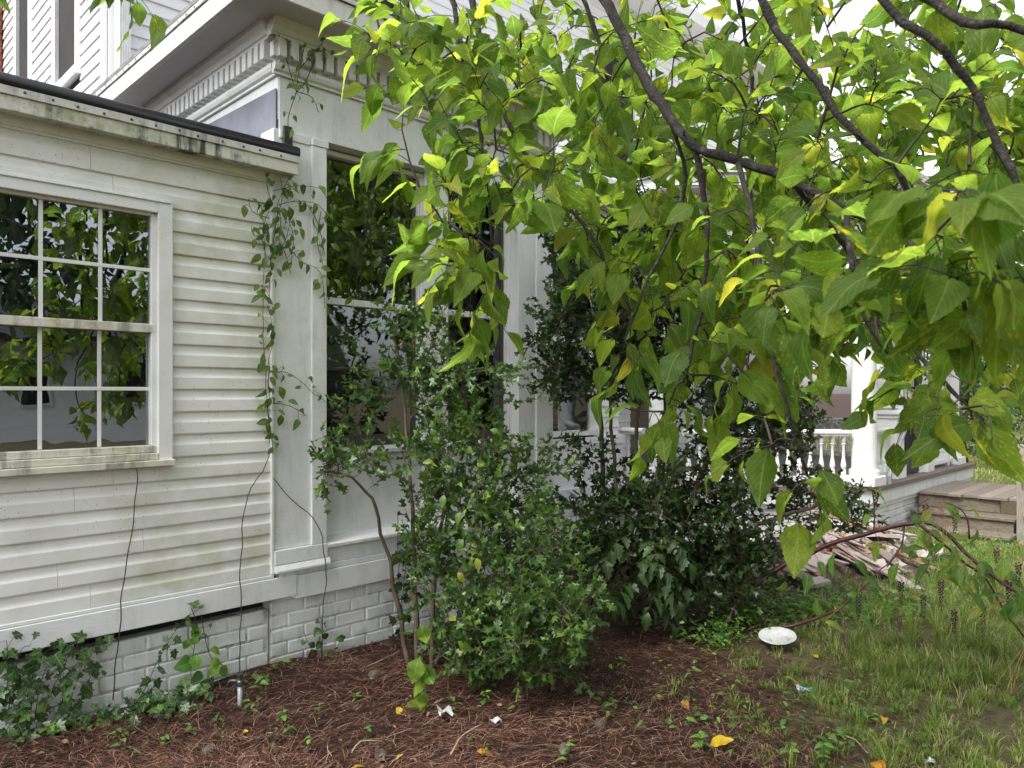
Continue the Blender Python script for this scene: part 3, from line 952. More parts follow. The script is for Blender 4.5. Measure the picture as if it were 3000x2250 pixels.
def balustrade(p, q, root, sp=.116):
    p, q = np.array(p, float), np.array(q, float)
    L = np.linalg.norm(q - p)
    u = (q - p) / L
    o = (u[1], -u[0], 0)
    part('handrail', MB().mould((*p, ZD + .53), (*q, ZD + .53), o, [(-.04, 0), (.04, 0), (.04, .02), (.055, .03), (.055, .05), (.03, .07), (-.03, .07), (-.055, .05), (-.055, .03), (-.04, .02)]), MAT['oldpaint'], root)
    part('bottom_rail', MB().mould((*p, ZD + .045), (*q, ZD + .045), o, [(-.035, 0), (.035, 0), (.035, .05), (-.035, .05)]), MAT['oldpaint'], root)
    n = int(L / sp)
    for i in range(n):
        c = p + u * (L / n) * (i + .5)
        b = link('baluster', bal, None, root)
        b.location = (c[0], c[1], ZD + .095)
balustrade((7.0, 5.2), (7.0, 4.90), porch)
balustrade((7.06, 4.44), (8.33, 3.17), porch)
balustrade((8.60, 3.08), (9.20, 3.08), porch)
balustrade((10.58, 3.08), (11.68, 3.08), porch)
balustrade((11.9, 3.3), (11.9, 5.7), porch)
def newel(x0, x1, z1=1.40):
    y0, y1 = 2.98, 3.20
    n = part('newel_post', MB().box(x0, x1, y0, y1, ZD, z1 - .10).box(x0 - .02, x1 + .02, y0 - .02, y1 + .02, ZD, ZD + .16, .006), MAT['oldpaint'], porch)
    part('cap', MB().box(x0 - .02, x1 + .02, y0 - .02, y1 + .02, z1 - .10, z1 - .06).box(x0 - .045, x1 + .045, y0 - .045, y1 + .045, z1 - .058, z1 - .01, .008), MAT['oldpaint'], n)
newel(9.24, 9.50)
newel(10.34, 10.56)
for x0, x1 in ((9.26, 9.34), (9.44, 9.50), (10.36, 10.44), (11.50, 11.58)):
    part('screen_post', MB().box(x0, x1, 3.05, 3.14, 1.42 if x1 < 11 else ZD, 3.13), MAT['oldpaint'], porch)
part('screen_rail', MB().box(8.55, 9.24, 3.06, 3.12, 1.62, 1.70), MAT['oldpaint'], porch)
part('screen_rail', MB().box(8.55, 9.24, 3.06, 3.12, 2.42, 2.50), MAT['oldpaint'], porch)
part('door_jamb', MB().box(9.53, 9.60, 3.02, 3.14, ZD, 3.13).box(10.25, 10.32, 3.02, 3.14, ZD, 3.13).box(9.60, 10.25, 3.02, 3.14, 2.62, 2.70), MAT['oldpaint'], porch)
dr = part('screen_door', MB().box(9.61, 9.69, 3.04, 3.075, ZD + .02, 2.60).box(10.16, 10.24, 3.04, 3.075, ZD + .02, 2.60).box(9.69, 10.16, 3.04, 3.075, ZD + .02, ZD + .30).box(9.69, 10.16, 3.04, 3.075, 1.42, 1.52).box(9.69, 10.16, 3.04, 3.075, 2.50, 2.60), MAT['blackdoor'], porch)
lt = MB()
for i in range(9):
    lt.box(9.73 + i * .05, 9.742 + i * .05, 3.05, 3.062, ZD + .30, 1.42, .001)
for i in range(11):
    lt.box(9.69, 10.16, 3.063, 3.07, ZD + .33 + i * .046, ZD + .345 + i * .046, .001)
part('lattice', lt, MAT['blackdoor'], dr)
part('latch', MB().box(10.245, 10.262, 2.99, 3.03, 1.02, 1.16, .004), MAT['blackdoor'], dr)
claps((6.9, 6.2), (12.15, 6.2), ZD, 3.7, (0, -1), porch, MAT['clap'], [(1.6, 2.6, .5, 2.8)])
part('back_wall', MB().box(6.9, 12.15, 6.205, 6.24, ZD, 3.7), MAT['oldwood'], porch)
hp = thing('pipe_handrail', 'grey galvanised pipe handrail slanting from the porch newel to the deck edge', 'handrail', (8.9, 2.93, ZD))
part('pipe', MB().tube([(9.36, 2.97, 1.27), (9.36, 2.90, 1.27), (9.34, 2.895, 1.25), (8.74, 2.895, .70), (8.73, 2.895, .62)], .021, 10), MAT['pipe'], hp, True)
part('flange', MB().tube([(9.36, 2.978, 1.27), (9.36, 2.962, 1.27)], .045, 14), MAT['pipe'], hp)
part('fitting', MB().tube([(8.76, 2.895, .72), (8.735, 2.895, .68), (8.73, 2.895, ZD)], [.028, .03, .03], 10), MAT['pipe'], hp)

# ------------------------------------------------------------------ wooden steps
st = thing('wooden_steps', 'weathered brown plank steps and landing below the black screen door', 'steps', (10.1, 2.4, 0))
for i in range(7):
    y1 = 2.88 - i * .150
    part('landing_plank', MB().box(9.72 - .012 * (i % 3), 11.2, y1 - .145, y1, .40, .436, .005), MAT['deckwood'], st)
part('riser', MB().box(9.75, 9.785, 2.07, 2.90, .255, .398, .004), MAT['oldwood'], st)
part('tread', MB().box(9.42, 9.748, 1.86, 2.895, .215, .252, .006), MAT['oldwood'], st)
part('riser', MB().box(9.45, 9.485, 1.88, 2.895, .075, .213, .004), MAT['oldwood'], st)
part('tread', MB().box(9.12, 9.448, 1.84, 2.885, .062, .098, .006), MAT['oldwood'], st)
part('riser', MB().box(9.15, 9.185, 1.86, 2.89, -.06, .060, .004), MAT['oldwood'], st)
part('stringer', MB().box(9.80, 11.2, 1.85, 1.89, .05, .398, .004), MAT['oldwood'], st)
sr = thing('stair_railing', 'grey weathered wooden post and rail beside the plank steps', 'railing', (9.4, 1.80, 0))
part('post', MB().box(9.36, 9.45, 1.75, 1.838, -.1, 1.05, .005), MAT['greywood'], sr)
part('post', MB().box(10.55, 10.64, 1.75, 1.838, -.1, 1.45, .005), MAT['greywood'], sr)
def plank(a, b, wdt, thk, up=(0, 0, 1), bev=.004):
    a, b = np.array(a, float), np.array(b, float)
    u = norm(b - a)
    s_ = norm(np.cross(u, up))
    n_ = np.cross(s_, u)
    return MB().obox((a + b) / 2, (np.linalg.norm(b - a), wdt, thk), np.stack([u, s_, n_], 1), bev)
part('rail', plank((9.1, 1.73, .66), (10.8, 1.73, 1.36), .035, .13), MAT['greywood'], sr)
part('rail', plank((9.2, 1.73, .28), (10.75, 1.73, .92), .035, .11), MAT['greywood'], sr)
# ------------------------------------------------------------------ leaf shapes: base at the origin, tip along +Y, upper face +Z
def leaf_proto(n, wf, serr=0.0, fold=.25, curl=.25, cord=.0, wave=0.0, twist=0.0):
    """blade of n stations, half-width wf(v); toothed margin, folded on the midrib, drooping tip"""
    V, UV, F = [], [], []
    wm = max(wf(k / 40) for k in range(41))
    for i in range(n + 1):
        v = i / n
        w_ = wf(v)
        tooth = (1 + serr) if i % 2 else (1 - serr * .6)
        zc = -curl * v * v + .06 * math.sin(v * 5)
        tw = twist * v
        for sx in (-1, 0, 1):
            x = sx * w_ * tooth
            y = v - (cord * (1 - v) ** 3 if sx else 0) + (serr * .12 if (sx and i % 2) else 0)
            z = zc + abs(x) * fold + (wave * math.sin(v * 17 + sx) if sx else 0)
            V.append((x, y, z + x * tw))
            UV.append((.5 + x / (2 * wm), v))
    for i in range(n):
        a = i * 3
        for c in (0, 1):
            p, q, r, s_ = a + c, a + c + 1, a + 3 + c + 1, a + 3 + c
            if i < n - 1:
                F += [(p, q, r), (p, r, s_)]
            else:
                F += [(p, q, r)]
    return np.array(V, float), np.array(F), np.array(UV, float)

def ring_proto(pts, fold=.2, lift=.0):
    """half outline (x >= 0) of a lobed or spiny leaf from base to tip, mirrored about the midrib"""
    V, UV, F = [], [], []
    xm = max(abs(p[0]) for p in pts)
    for x, y in pts:
        for sx in (-1, 0, 1):
            xx = sx * x
            V.append((xx, y if sx else y * .92 + .04, abs(xx) * fold - .12 * y * y + (lift * (abs(xx) / xm) ** 2)))
            UV.append((.5 + xx / (2 * xm), y))
    for i in range(len(pts) - 1):
        a = i * 3
        for c in (0, 1):
            p, q, r, s_ = a + c, a + c + 1, a + 3 + c + 1, a + 3 + c
            F += [(p, q, r), (p, r, s_)]
    return np.array(V, float), np.array(F), np.array(UV, float)

def ovate(wmax, peak=.32, tip=1.35):
    def f(v):
        if v <= 0:
            return .10 * wmax
        if v >= 1:
            return 0.0
        a = math.sin(math.pi * min(1, v / peak) / 2) if v < peak else math.cos(math.pi / 2 * ((v - peak) / (1 - peak)) ** tip)
        return wmax * max(a, .0) if v > .02 else wmax * .3
    return f

P_MUL = [leaf_proto(22, ovate(wd, .31, tp), .055, f, c, .10, wv, tw) for wd, tp, f, c, wv, tw in ((.34, .92, .16, .18, .012, 0), (.30, .85, .30, .40, .025, .35), (.36, .95, .05, .10, .02, -.3), (.29, .85, .55, .30, .02, .2), (.33, .9, .12, .60, .03, -.35), (.31, .88, .40, .75, .02, .5), (.38, 1.0, -.12, .25, .03, .15))]
P_MULF = [leaf_proto(9, ovate(wd, .31, .9), .05, f, c, .10, 0, tw) for wd, f, c, tw in ((.34, .16, .18, 0), (.30, .35, .45, .35), (.36, .05, .12, -.3), (.29, .55, .30, .3), (.33, .2, .7, -.3))]
P_OV = [leaf_proto(6, ovate(.27, .38, 1.1), 0, f, c) for f, c in ((.2, .25), (.35, .4), (.1, .1))]
P_OVB = [leaf_proto(8, ovate(.42, .34, 1.1), .0, f, c, .12) for f, c in ((.15, .2), (.3, .35))]
P_LAN = [leaf_proto(8, ovate(.21, .42, 1.0), 0, f, c, 0, .02) for f, c in ((.25, .35), (.45, .6), (.1, .2))]
P_SPINE = [leaf_proto(9, ovate(.26, .40, .9), .30, f, c) for f, c in ((.2, .25), (.35, .15))]
HOL = [(.0, 0), (.13, .07), (.16, .17), (.33, .10), (.20, .36), (.16, .52), (.23, .66), (.44, .94), (.17, .86), (.10, .97), (.0, 1.22)]
HOL2 = [(.0, 0), (.14, .08), (.22, .25), (.40, .34), (.20, .46), (.19, .62), (.38, .84), (.15, .86), (.0, 1.20)]
P_HOL = [ring_proto(HOL, .10, -.10), ring_proto(HOL, .35, .06), ring_proto(HOL2, .22, -.22), ring_proto(HOL2, .45, .1)]
HOLF = [(.0, 0), (.16, .10), (.33, .14), (.16, .5), (.42, .92), (.10, .92), (.0, 1.2)]
P_HOLF = [ring_proto(HOLF, .15, -.12), ring_proto(HOLF, .40, .05)]
IVY = [(.06, .02), (.22, -.12), (.40, -.02), (.30, .18), (.56, .42), (.28, .46), (.20, .66), (.0, 1.0)]
P_IVY = [ring_proto(IVY, .10, -.05), ring_proto(IVY, .25, .0), ring_proto(IVY, .02, -.15)]
P_TINY = [leaf_proto(3, ovate(.30, .45, 1.0), 0, .2, .2), leaf_proto(3, ovate(.24, .45, 1.0), 0, .4, .3)]

_proto_mesh = {}
def proto_mesh(key, protos, mat):
    k = (key, mat.name)
    if k not in _proto_mesh:
        L = []
        for V, F, UV in protos:
            me = np_mesh(key, V, F, UV)
            me.materials.append(mat)
            L.append(me)
        _proto_mesh[k] = L
    return _proto_mesh[k]

def frames(T, N):
    T = norm(T)
    N = N - T * np.sum(N * T, -1, keepdims=True)
    N = norm(N)
    X = np.cross(T, N)
    return X, T, N

def scatter(name, protos, P, T, N, S, mat, parent, kind='stuff'):
    """one mesh made of many small leaves"""
    if len(P) == 0:
        return None
    X, T, N = frames(T, N)
    pick = rng.integers(0, len(protos), len(P))
    Vs, Fs, Us, Rs = [], [], [], []
    off = 0
    for k, (V, F, UV) in enumerate(protos):
        m = np.where(pick == k)[0]
        if len(m) == 0:
            continue
        s_ = S[m][:, None, None]
        W = P[m][:, None, :] + s_ * (V[None, :, 0:1] * X[m][:, None, :] + V[None, :, 1:2] * T[m][:, None, :] + V[None, :, 2:3] * N[m][:, None, :])
        nv = len(V)
        Vs.append(W.reshape(-1, 3))
        Fs.append((F[None] + (np.arange(len(m)) * nv)[:, None, None]).reshape(-1, 3) + off)
        Us.append(np.tile(UV, (len(m), 1)))
        Rs.append(np.repeat(rng.random(len(m)), nv))
        off += nv * len(m)
    me = np_mesh(name, np.concatenate(Vs), np.concatenate(Fs), np.concatenate(Us), np.concatenate(Rs))
    o = link(name, me, mat, parent)
    if kind:
        o['kind'] = kind
    return o

def leaf_objects(name, key, protos, P, T, N, S, mat, parent):
    L = proto_mesh(key, protos, mat)
    X, T, N = frames(T, N)
    for i in range(len(P)):
        o = bpy.data.objects.new(name, L[int(rng.integers(len(L)))])
        COL.objects.link(o)
        o.parent = parent
        if parent.type == 'EMPTY':
            o.matrix_parent_inverse = Matrix.Translation(-Vector(parent.location))
        s_ = float(S[i])
        M4 = Matrix(((X[i][0] * s_, T[i][0] * s_, N[i][0] * s_, P[i][0]), (X[i][1] * s_, T[i][1] * s_, N[i][1] * s_, P[i][1]), (X[i][2] * s_, T[i][2] * s_, N[i][2] * s_, P[i][2]), (0, 0, 0, 1)))
        o.matrix_basis = M4

def foliage(root, key, near, far, P, T, N, S, mat, nobj, fname='foliage'):
    """the nobj leaves that show largest become single leaves, the rest one mass"""
    P, T, N, S = map(np.asarray, (P, T, N, S))
    x, y, d = toscreen(P)
    vis = (x > -30) & (x < 3030) & (y > -30) & (y < 2280) & (d > .3)
    score = np.where(vis, S / np.maximum(d, .3), 0)
    order = np.argsort(-score)
    nobj = min(nobj, int(vis.sum()))
    a, b = order[:nobj], order[nobj:]
    leaf_objects('leaf', key, near, P[a], T[a], N[a], S[a], mat, root)
    if len(b):
        scatter(fname, far, P[b], T[b], N[b], S[b], mat, root)

# ------------------------------------------------------------------ growing branches
def curve(pts, step=.05, wig=0.0):
    """Catmull-Rom through the points, evenly stepped, with a little natural wander"""
    P = np.asarray(pts, float)
    Q = np.concatenate([[2 * P[0] - P[1]], P, [2 * P[-1] - P[-2]]])
    out = []
    for i in range(1, len(Q) - 2):
        n = max(2, int(np.linalg.norm(Q[i + 1] - Q[i]) / step))
        t = (np.arange(n) / n)[:, None]
        a, b, c, d = Q[i - 1], Q[i], Q[i + 1], Q[i + 2]
        out.append(.5 * ((2 * b) + (c - a) * t + (2 * a - 5 * b + 4 * c - d) * t ** 2 + (3 * b - a - 3 * c + d) * t ** 3))
    out = np.concatenate(out + [P[-1:]])
    if wig:
        ph = rng.random(6) * 6.28
        s_ = np.arange(len(out)) * step
        for k in range(3):
            out[:, k] += wig * (np.sin(s_ * 21 + ph[k]) + .7 * np.sin(s_ * 47 + ph[k + 3])) * np.minimum(1, s_ * 4)
    return out

def grow(nodes, targets, sag=.12, wig=.004, step=.05, upbias=.35, maxlen=9.):
    """join every target to the nearest branch point; returns the twig polylines"""
    nodes = [np.asarray(nodes, float)]
    allN = np.concatenate(nodes)
    targets = np.asarray(targets, float)
    d0 = np.array([np.min(np.linalg.norm(allN - t, axis=1)) for t in targets])
    twigs = []
    for i in np.argsort(d0):
        t = targets[i]
        dv = allN - t
        dist = np.linalg.norm(dv, axis=1) + upbias * np.maximum(0, t[2] - allN[:, 2])
        j = int(np.argmin(dist))
        a = allN[j]
        L = np.linalg.norm(t - a)
        if L < .03 or L > maxlen:
            continue
        side = rng.normal(0, 1, 3) * L * .10
        m = (a + t) / 2 + np.array([0, 0, sag * L]) + side
        c = curve([a, m, t], step, wig)
        twigs.append(c)
        allN = np.concatenate([allN, c[1:]])
    return twigs

def twig_mesh(name, twigs, r0, r1, mat, root, n=4, extra=None, kind='stuff', lenscale=0.0):
    mb = MB()
    for c in twigs:
        L = np.linalg.norm(np.diff(c, axis=0), axis=1).sum()
        mb.tube(c[::1] if len(c) < 6 else np.concatenate([c[:-1:2], c[-1:]]), np.linspace(r0 + lenscale * L, r1, len(c) if len(c) < 6 else len(c[:-1:2]) + 1), n, False)
    for c in (extra or []):
        mb.tube(c, .0011, 3, False)
    o = part(name, mb, mat, root, True)
    if kind:
        o['kind'] = kind
    return o

UP = np.array([0, 0, 1.])
def dress(twigs, spacing, size, frac=.65, pet=.028, droop=.75, side=.7, normal=(0, 0, 1), nrand=.6, trand=.35, cap=12, endleaf=True, face=.0, minz=.03, tanw=.2):
    """alternate leaves along the outer part of every twig"""
    P, T, N, S, pets = [], [], [], [], []
    normal = np.array(normal, float)
    for c in twigs:
        seg = np.linalg.norm(np.diff(c, axis=0), axis=1)
        cum = np.concatenate([[0], np.cumsum(seg)])
        L = cum[-1]
        n = int(min(cap, max(2, L * frac / spacing)))
        for i in range(n):
            s_ = L * (1 - frac) + L * frac * (i + rng.random() * .7) / n if n > 1 else L
            k = min(np.searchsorted(cum, s_), len(c) - 1)
            k = max(k, 1)
            tan = norm(c[k] - c[k - 1])
            p = c[k]
            sv = norm(np.cross(tan, UP) + 1e-3) * (1 if i % 2 else -1) + rng.normal(0, .45, 3)
            last = endleaf and i == n - 1
            pd = norm(tan * (.9 if last else .45) + (0 if last else 1) * sv * side - UP * .15)
            pl_ = pet * (.6 + .8 * rng.random())
            b = p + pd * pl_
            if b[2] < minz:
                continue
            t = norm(pd * .65 - UP * droop + tan * tanw + rng.normal(0, trand, 3))
            P.append(b)
            T.append(t)
            N.append(norm(normal + rng.normal(0, nrand, 3) - FW * face))
            S.append(size * float(np.clip(rng.normal(1, .24), .5, 1.5)) * (1.0 if i > 0 else .8))
            if pet > .004:
                pets.append(np.array([p, (p + b) / 2 - UP * .004, b]))
    return np.array(P), np.array(T), np.array(N), np.array(S), pets

# ------------------------------------------------------------------ leaf materials
MAT['mul'] = leafmat('mulberry_leaf', [(0, (.046, .090, .016)), (.35, (.068, .122, .018)), (.7, (.094, .152, .020)), (.94, (.125, .178, .022)), (1, (.21, .21, .025))], transl=.66, rough=.58, spec=.22, veins=.22, spots=.30, yellow=.07)
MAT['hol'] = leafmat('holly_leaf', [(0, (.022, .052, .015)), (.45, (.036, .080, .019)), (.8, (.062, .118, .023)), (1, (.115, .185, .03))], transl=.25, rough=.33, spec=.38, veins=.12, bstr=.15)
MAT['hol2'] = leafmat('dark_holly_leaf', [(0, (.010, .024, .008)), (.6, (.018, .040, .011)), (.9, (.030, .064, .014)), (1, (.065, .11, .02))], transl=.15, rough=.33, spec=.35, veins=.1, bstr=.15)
MAT['ivy'] = leafmat('ivy_leaf', [(0, (.014, .042, .013)), (.5, (.024, .068, .018)), (.9, (.045, .11, .022)), (1, (.12, .22, .03))], transl=.15, rough=.3, spec=.5, veins=.45, veinn=4)
MAT['vinel'] = leafmat('vine_leaf', [(0, (.045, .085, .020)), (.5, (.07, .125, .028)), (1, (.12, .19, .03))], transl=.35, rough=.45, spec=.4, veins=.4, spots=.15)
MAT['poke'] = leafmat('pokeweed_leaf', [(0, (.05, .12, .02)), (.5, (.08, .17, .028)), (.85, (.13, .22, .03)), (1, (.28, .28, .04))], transl=.45, rough=.45, spec=.4, veins=.45, spots=.2)
MAT['maho'] = leafmat('mahonia_leaf', [(0, (.012, .030, .009)), (1, (.026, .058, .014))], transl=.15, rough=.4, spec=.3, veins=.25)
MAT['seed'] = leafmat('seedling_leaf', [(0, (.045, .12, .022)), (.6, (.08, .19, .03)), (1, (.16, .28, .04))], transl=.35, rough=.4, spec=.4, veins=.3)
MAT['dead'] = leafmat('dead_leaf', [(0, (.022, .010, .007)), (.4, (.055, .025, .015)), (.8, (.11, .058, .034)), (1, (.24, .16, .10))], transl=.1, rough=.7, spec=.2, veins=.15)
MAT['yleaf'] = leafmat('fallen_yellow_leaf', [(0, (.42, .28, .012)), (.6, (.50, .36, .02)), (1, (.42, .17, .02))], transl=.2, rough=.5, spec=.3, veins=.2, spots=.6)
MAT['far'] = leafmat('far_tree_leaf', [(0, (.05, .09, .022)), (.5, (.10, .16, .035)), (1, (.19, .25, .06))], transl=.35, rough=.5, spec=.3, veins=0)
MAT['fardark'] = leafmat('far_evergreen_leaf', [(0, (.016, .034, .014)), (.6, (.035, .065, .025)), (1, (.08, .12, .04))], transl=.2, rough=.45, spec=.3, veins=0)
# ------------------------------------------------------------------ mulberry tree overhanging the yard
def lw(l, d, z):
    """a point l metres to the right and d metres ahead of where the photographer stands"""
    p = FW * d + RT * l
    return np.array([p[0], p[1], z])
TR = lw(-1.3, -1.5, 0)
mul = thing('mulberry_tree', 'mulberry tree whose spotted yellow-green leafy boughs hang down before the house', 'tree', TR)
part('trunk', MB().tube(curve([TR - [0, 0, .1], TR + [.02, .03, .8], TR + [.10, .05, 1.7], TR + [.10, .18, 2.6], lw(-1.1, -1.1, 3.5)], .1, .006), np.linspace(.21, .11, len(curve([TR - [0, 0, .1], TR + [.02, .03, .8], TR + [.10, .05, 1.7], TR + [.10, .18, 2.6], lw(-1.1, -1.1, 3.5)], .1))), 12), MAT['bark'], mul, True)
CROTCH = lw(-1.1, -1.1, 3.4)
H1, H2, H3, H4 = lw(-.45, .9, 4.25), lw(-.25, .45, 3.95), lw(-.1, .2, 3.6), lw(-.75, 1.3, 4.2)
limbs = [
    ([CROTCH, H1, lw(-.15, 1.9, 4.05), at(1560, -330, 2.66), at(1690, -140, 2.62), at(1800, 50, 2.58), at(1880, 215, 2.5), at(1955, 330, 2.4), at(2030, 425, 2.32), at(2160, 470, 2.27), at(2320, 530, 2.2), at(2480, 615, 2.12), at(2620, 690, 2.05), at(2760, 790, 1.97), at(2900, 950, 1.88)], .040, .007, 28),
    ([at(2030, 425, 2.32), at(2056, 520, 2.34), at(2070, 680, 2.36), at(2062, 860, 2.38), at(2030, 1000, 2.4), at(2005, 1120, 2.42)], .011, .004, 8),
    ([CROTCH, H2, lw(.1, 1.2, 3.75), at(1880, -430, 2.15), at(2060, -240, 2.1), at(2190, -60, 2.05), at(2280, 90, 2.02), at(2360, 200, 1.98), at(2450, 325, 1.94), at(2540, 420, 1.9), at(2620, 490, 1.88), at(2665, 580, 1.9), at(2690, 700, 1.92)], .028, .006, 16),
    ([CROTCH, H3, lw(.25, .85, 3.35), at(2150, -430, 1.78), at(2370, -220, 1.7), at(2530, -60, 1.66), at(2650, 60, 1.62), at(2760, 150, 1.6), at(2850, 260, 1.6), at(2930, 420, 1.58), at(3010, 640, 1.55)], .024, .006, 12),
    ([at(2530, -60, 1.66), at(2680, -30, 1.6), at(2780, 35, 1.55), at(2860, 78, 1.5), at(2960, 75, 1.5), at(3060, 130, 1.48), at(3150, 300, 1.45)], .011, .005, 8),
    ([H1, lw(-.35, 1.9, 3.9), at(1230, -330, 2.8), at(1300, -120, 2.75), at(1332, 20, 2.72), at(1345, 120, 2.7), at(1370, 215, 2.68), at(1400, 310, 2.68), at(1410, 430, 2.66), at(1430, 560, 2.6), at(1440, 720, 2.55)], .020, .004, 10),
    ([H1, lw(-.2, 2.2, 4.0), at(1330, -260, 3.15), at(1375, -60, 3.1), at(1415, 150, 3.05), at(1470, 320, 3.0), at(1550, 460, 2.95), at(1640, 570, 2.9), at(1730, 690, 2.85), at(1820, 860, 2.75), at(1885, 960, 2.7)], .022, .004, 12),
    ([H1, lw(-.1, 2.4, 4.2), at(1600, -200, 3.5), at(1720, 20, 3.58), at(1780, 230, 3.6), at(1825, 450, 3.55), at(1910, 660, 3.5), at(2050, 850, 3.4)], .020, .005, 10),
    ([H2, lw(.3, 2.2, 4.1), at(2080, -200, 3.4), at(2160, 0, 3.55), at(2198, 200, 3.7), at(2205, 420, 3.75), at(2190, 760, 3.75)], .016, .006, 10),
    ([at(2320, 530, 2.2), at(2430, 660, 2.28), at(2550, 840, 2.35), at(2660, 1000, 2.3), at(2770, 1120, 2.2), at(2900, 1250, 2.1), at(3000, 1400, 2.0)], .010, .004, 8),
    ([at(2160, 470, 2.27), at(2205, 640, 2.12), at(2240, 860, 2.02), at(2275, 1080, 1.98), at(2330, 1290, 2.0), at(2370, 1390, 2.02)], .008, .003, 6),
    ([H4, at(760, -420, 2.8), at(580, -220, 2.7), at(420, -70, 2.6)], .012, .004, 4),
    ([H4, lw(-.5, 2.1, 4.2), at(980, -330, 3.1), at(1050, -140, 3.1), at(1090, 0, 3.1), at(1120, 120, 3.05)], .016, .004, 6),
    ([at(1955, 330, 2.4), at(2010, 520, 2.5), at(1960, 700, 2.55), at(1880, 860, 2.5), at(1830, 1000, 2.45)], .007, .003, 6),
    ([at(2480, 615, 2.12), at(2490, 760, 2.0), at(2520, 900, 1.95), at(2600, 1040, 1.92)], .007, .003, 6),
]
LN = []
BR_ = []
for pts, ra, rb, kk in limbs:
    c = curve(pts, .045, .0035)
    s_ = np.linspace(0, 1, len(c))
    rad = ra * (1 - s_) ** .8 + rb * s_
    knob = (1 + .20 * (np.sin(np.arange(len(c)) * 1.9 + ra * 900) > .8)) * rng.uniform(.93, 1.07, len(c))
    part('branch', MB().tube(c, rad * knob, 8), MAT['bark'], mul, True)
    x, y, d = toscreen(c)
    LN.append(c[(d > 1.2)])
    if kk >= 12:
        BR_.append(c[(d > 1.2)][::2])
LN = np.concatenate(LN)
BARE = np.concatenate(BR_)
blobs = [  # centre in view, half extents, distance range, number of twigs
    (1230, 130, 190, 150, 2.5, 3.4, 26), (1330, 330, 230, 150, 2.3, 3.2, 30), (1120, 90, 120, 130, 2.7, 3.3, 9),
    (1480, 140, 170, 170, 2.4, 3.8, 22), (1560, 420, 200, 200, 2.3, 3.8, 30), (1370, 560, 150, 130, 2.2, 3.0, 14),
    (1370, 800, 130, 190, 2.1, 2.8, 14), (1460, 930, 120, 110, 2.3, 3.0, 7), (1650, 720, 170, 170, 2.4, 3.8, 26),
    (1700, 170, 200, 220, 2.8, 4.6, 30), (1850, 450, 200, 200, 2.5, 4.4, 34), (1880, 760, 180, 180, 2.4, 4.2, 32),
    (1950, 960, 190, 150, 2.2, 3.4, 24), (1880, 1130, 120, 100, 2.2, 2.9, 8), (2030, 160, 230, 230, 2.2, 4.8, 42), (2150, 460, 230, 230, 2.2, 4.6, 44),
    (2180, 740, 220, 190, 2.1, 4.2, 36), (2250, 980, 210, 150, 2.1, 3.6, 28), (2130, 1080, 160, 110, 2.1, 3.2, 10), (2370, 180, 230, 220, 1.9, 4.6, 44),
    (2450, 480, 230, 210, 1.8, 4.2, 42), (2480, 760, 220, 170, 1.7, 3.8, 30), (2480, 980, 200, 110, 1.7, 3.2, 14),
    (2700, 180, 240, 220, 1.6, 4.4, 46), (2780, 480, 240, 220, 1.5, 4.0, 42), (2790, 760, 230, 170, 1.35, 3.2, 28),
    (2780, 980, 220, 110, 1.5, 2.8, 14), (2700, 1110, 180, 70, 1.8, 2.6, 7), (2880, 1230, 110, 90, 1.8, 2.5, 7), (2380, 1360, 70, 110, 1.9, 2.2, 5), (2250, 1230, 110, 70, 2.0, 2.5, 4),
    (2960, 300, 120, 300, 1.5, 4.2, 24), (2960, 1000, 60, 200, 1.6, 2.6, 6),
    (1800, -220, 700, 160, 2.0, 4.2, 60), (2700, -220, 450, 160, 1.6, 4.0, 44), (3200, 350, 150, 500, 1.4, 3.6, 30), (3200, 1000, 150, 300, 1.6, 3.0, 12),
    (2850, 420, 170, 170, 2.9, 4.4, 26), (2900, 180, 130, 160, 2.9, 4.4, 12), (2150, 1010, 160, 110, 2.6, 3.4, 8), (2620, 880, 160, 120, 2.4, 3.2, 10),
    (2820, 680, 190, 150, 1.25, 1.5, 10), (2330, 820, 150, 100, 1.45, 1.75, 6), (2920, 880, 100, 120, 1.3, 1.6, 6),
    (420, -60, 150, 45, 2.4, 2.7, 6), (180, -90, 120, 50, 2.4, 2.7, 4), (900, -150, 200, 90, 2.6, 3.2, 8),
]
TG = []
for cx, cy, rx, ry, da, db, n in blobs:
    n = int(round(n * (.44 if cx < 1700 else .80 if cy < 900 else .52)))
    if cy < -100 or cx > 3100:
        n = int(n * .22)
    u = rng.uniform(-1, 1, (n * 2, 2))
    u = u[(u ** 2).sum(1) < 1][:n]
    dd = da + (db - da) * .8 * rng.random(len(u)) ** 1.3
    if cx >= 1700 and cy < 1060 and db > 2:
        far_ = rng.random(len(u)) < .82
        dd = np.where(far_, 2.7 + (max(db, 3.6) + .3 - 2.7) * rng.random(len(u)), dd)
    for (a, b), d_ in zip(u, dd):
        TG.append(at(cx + a * rx, cy + b * ry, d_))
for k in range(14):      # the part of the crown over and behind the photographer
    TG.append(lw(rng.uniform(-1.2, 3.2), rng.uniform(-2.2, 1.0), rng.uniform(3.0, 4.6)))
TG = np.array(TG)
ok = ~((TG[:, 1] > 3.35) & (TG[:, 0] < 5.1)) & ~((TG[:, 1] > 4.3))
TG = TG[ok]
tw = grow(np.concatenate([LN, [H1, H2, H3, H4, CROTCH]]), TG, sag=.16, wig=.006, step=.045, upbias=-.2)
tw2 = []        # short leafy spurs off every twig
for c in tw:
    for k in range(2):
        j = int(rng.integers(len(c) // 3, len(c)))
        dv = norm(norm(c[-1] - c[0]) * .5 + rng.normal(0, .7, 3) - UP * .15) * rng.uniform(.06, .16)
        tw2.append(curve([c[j], c[j] + dv * .55 + UP * .012, c[j] + dv], .03))
stubs = []
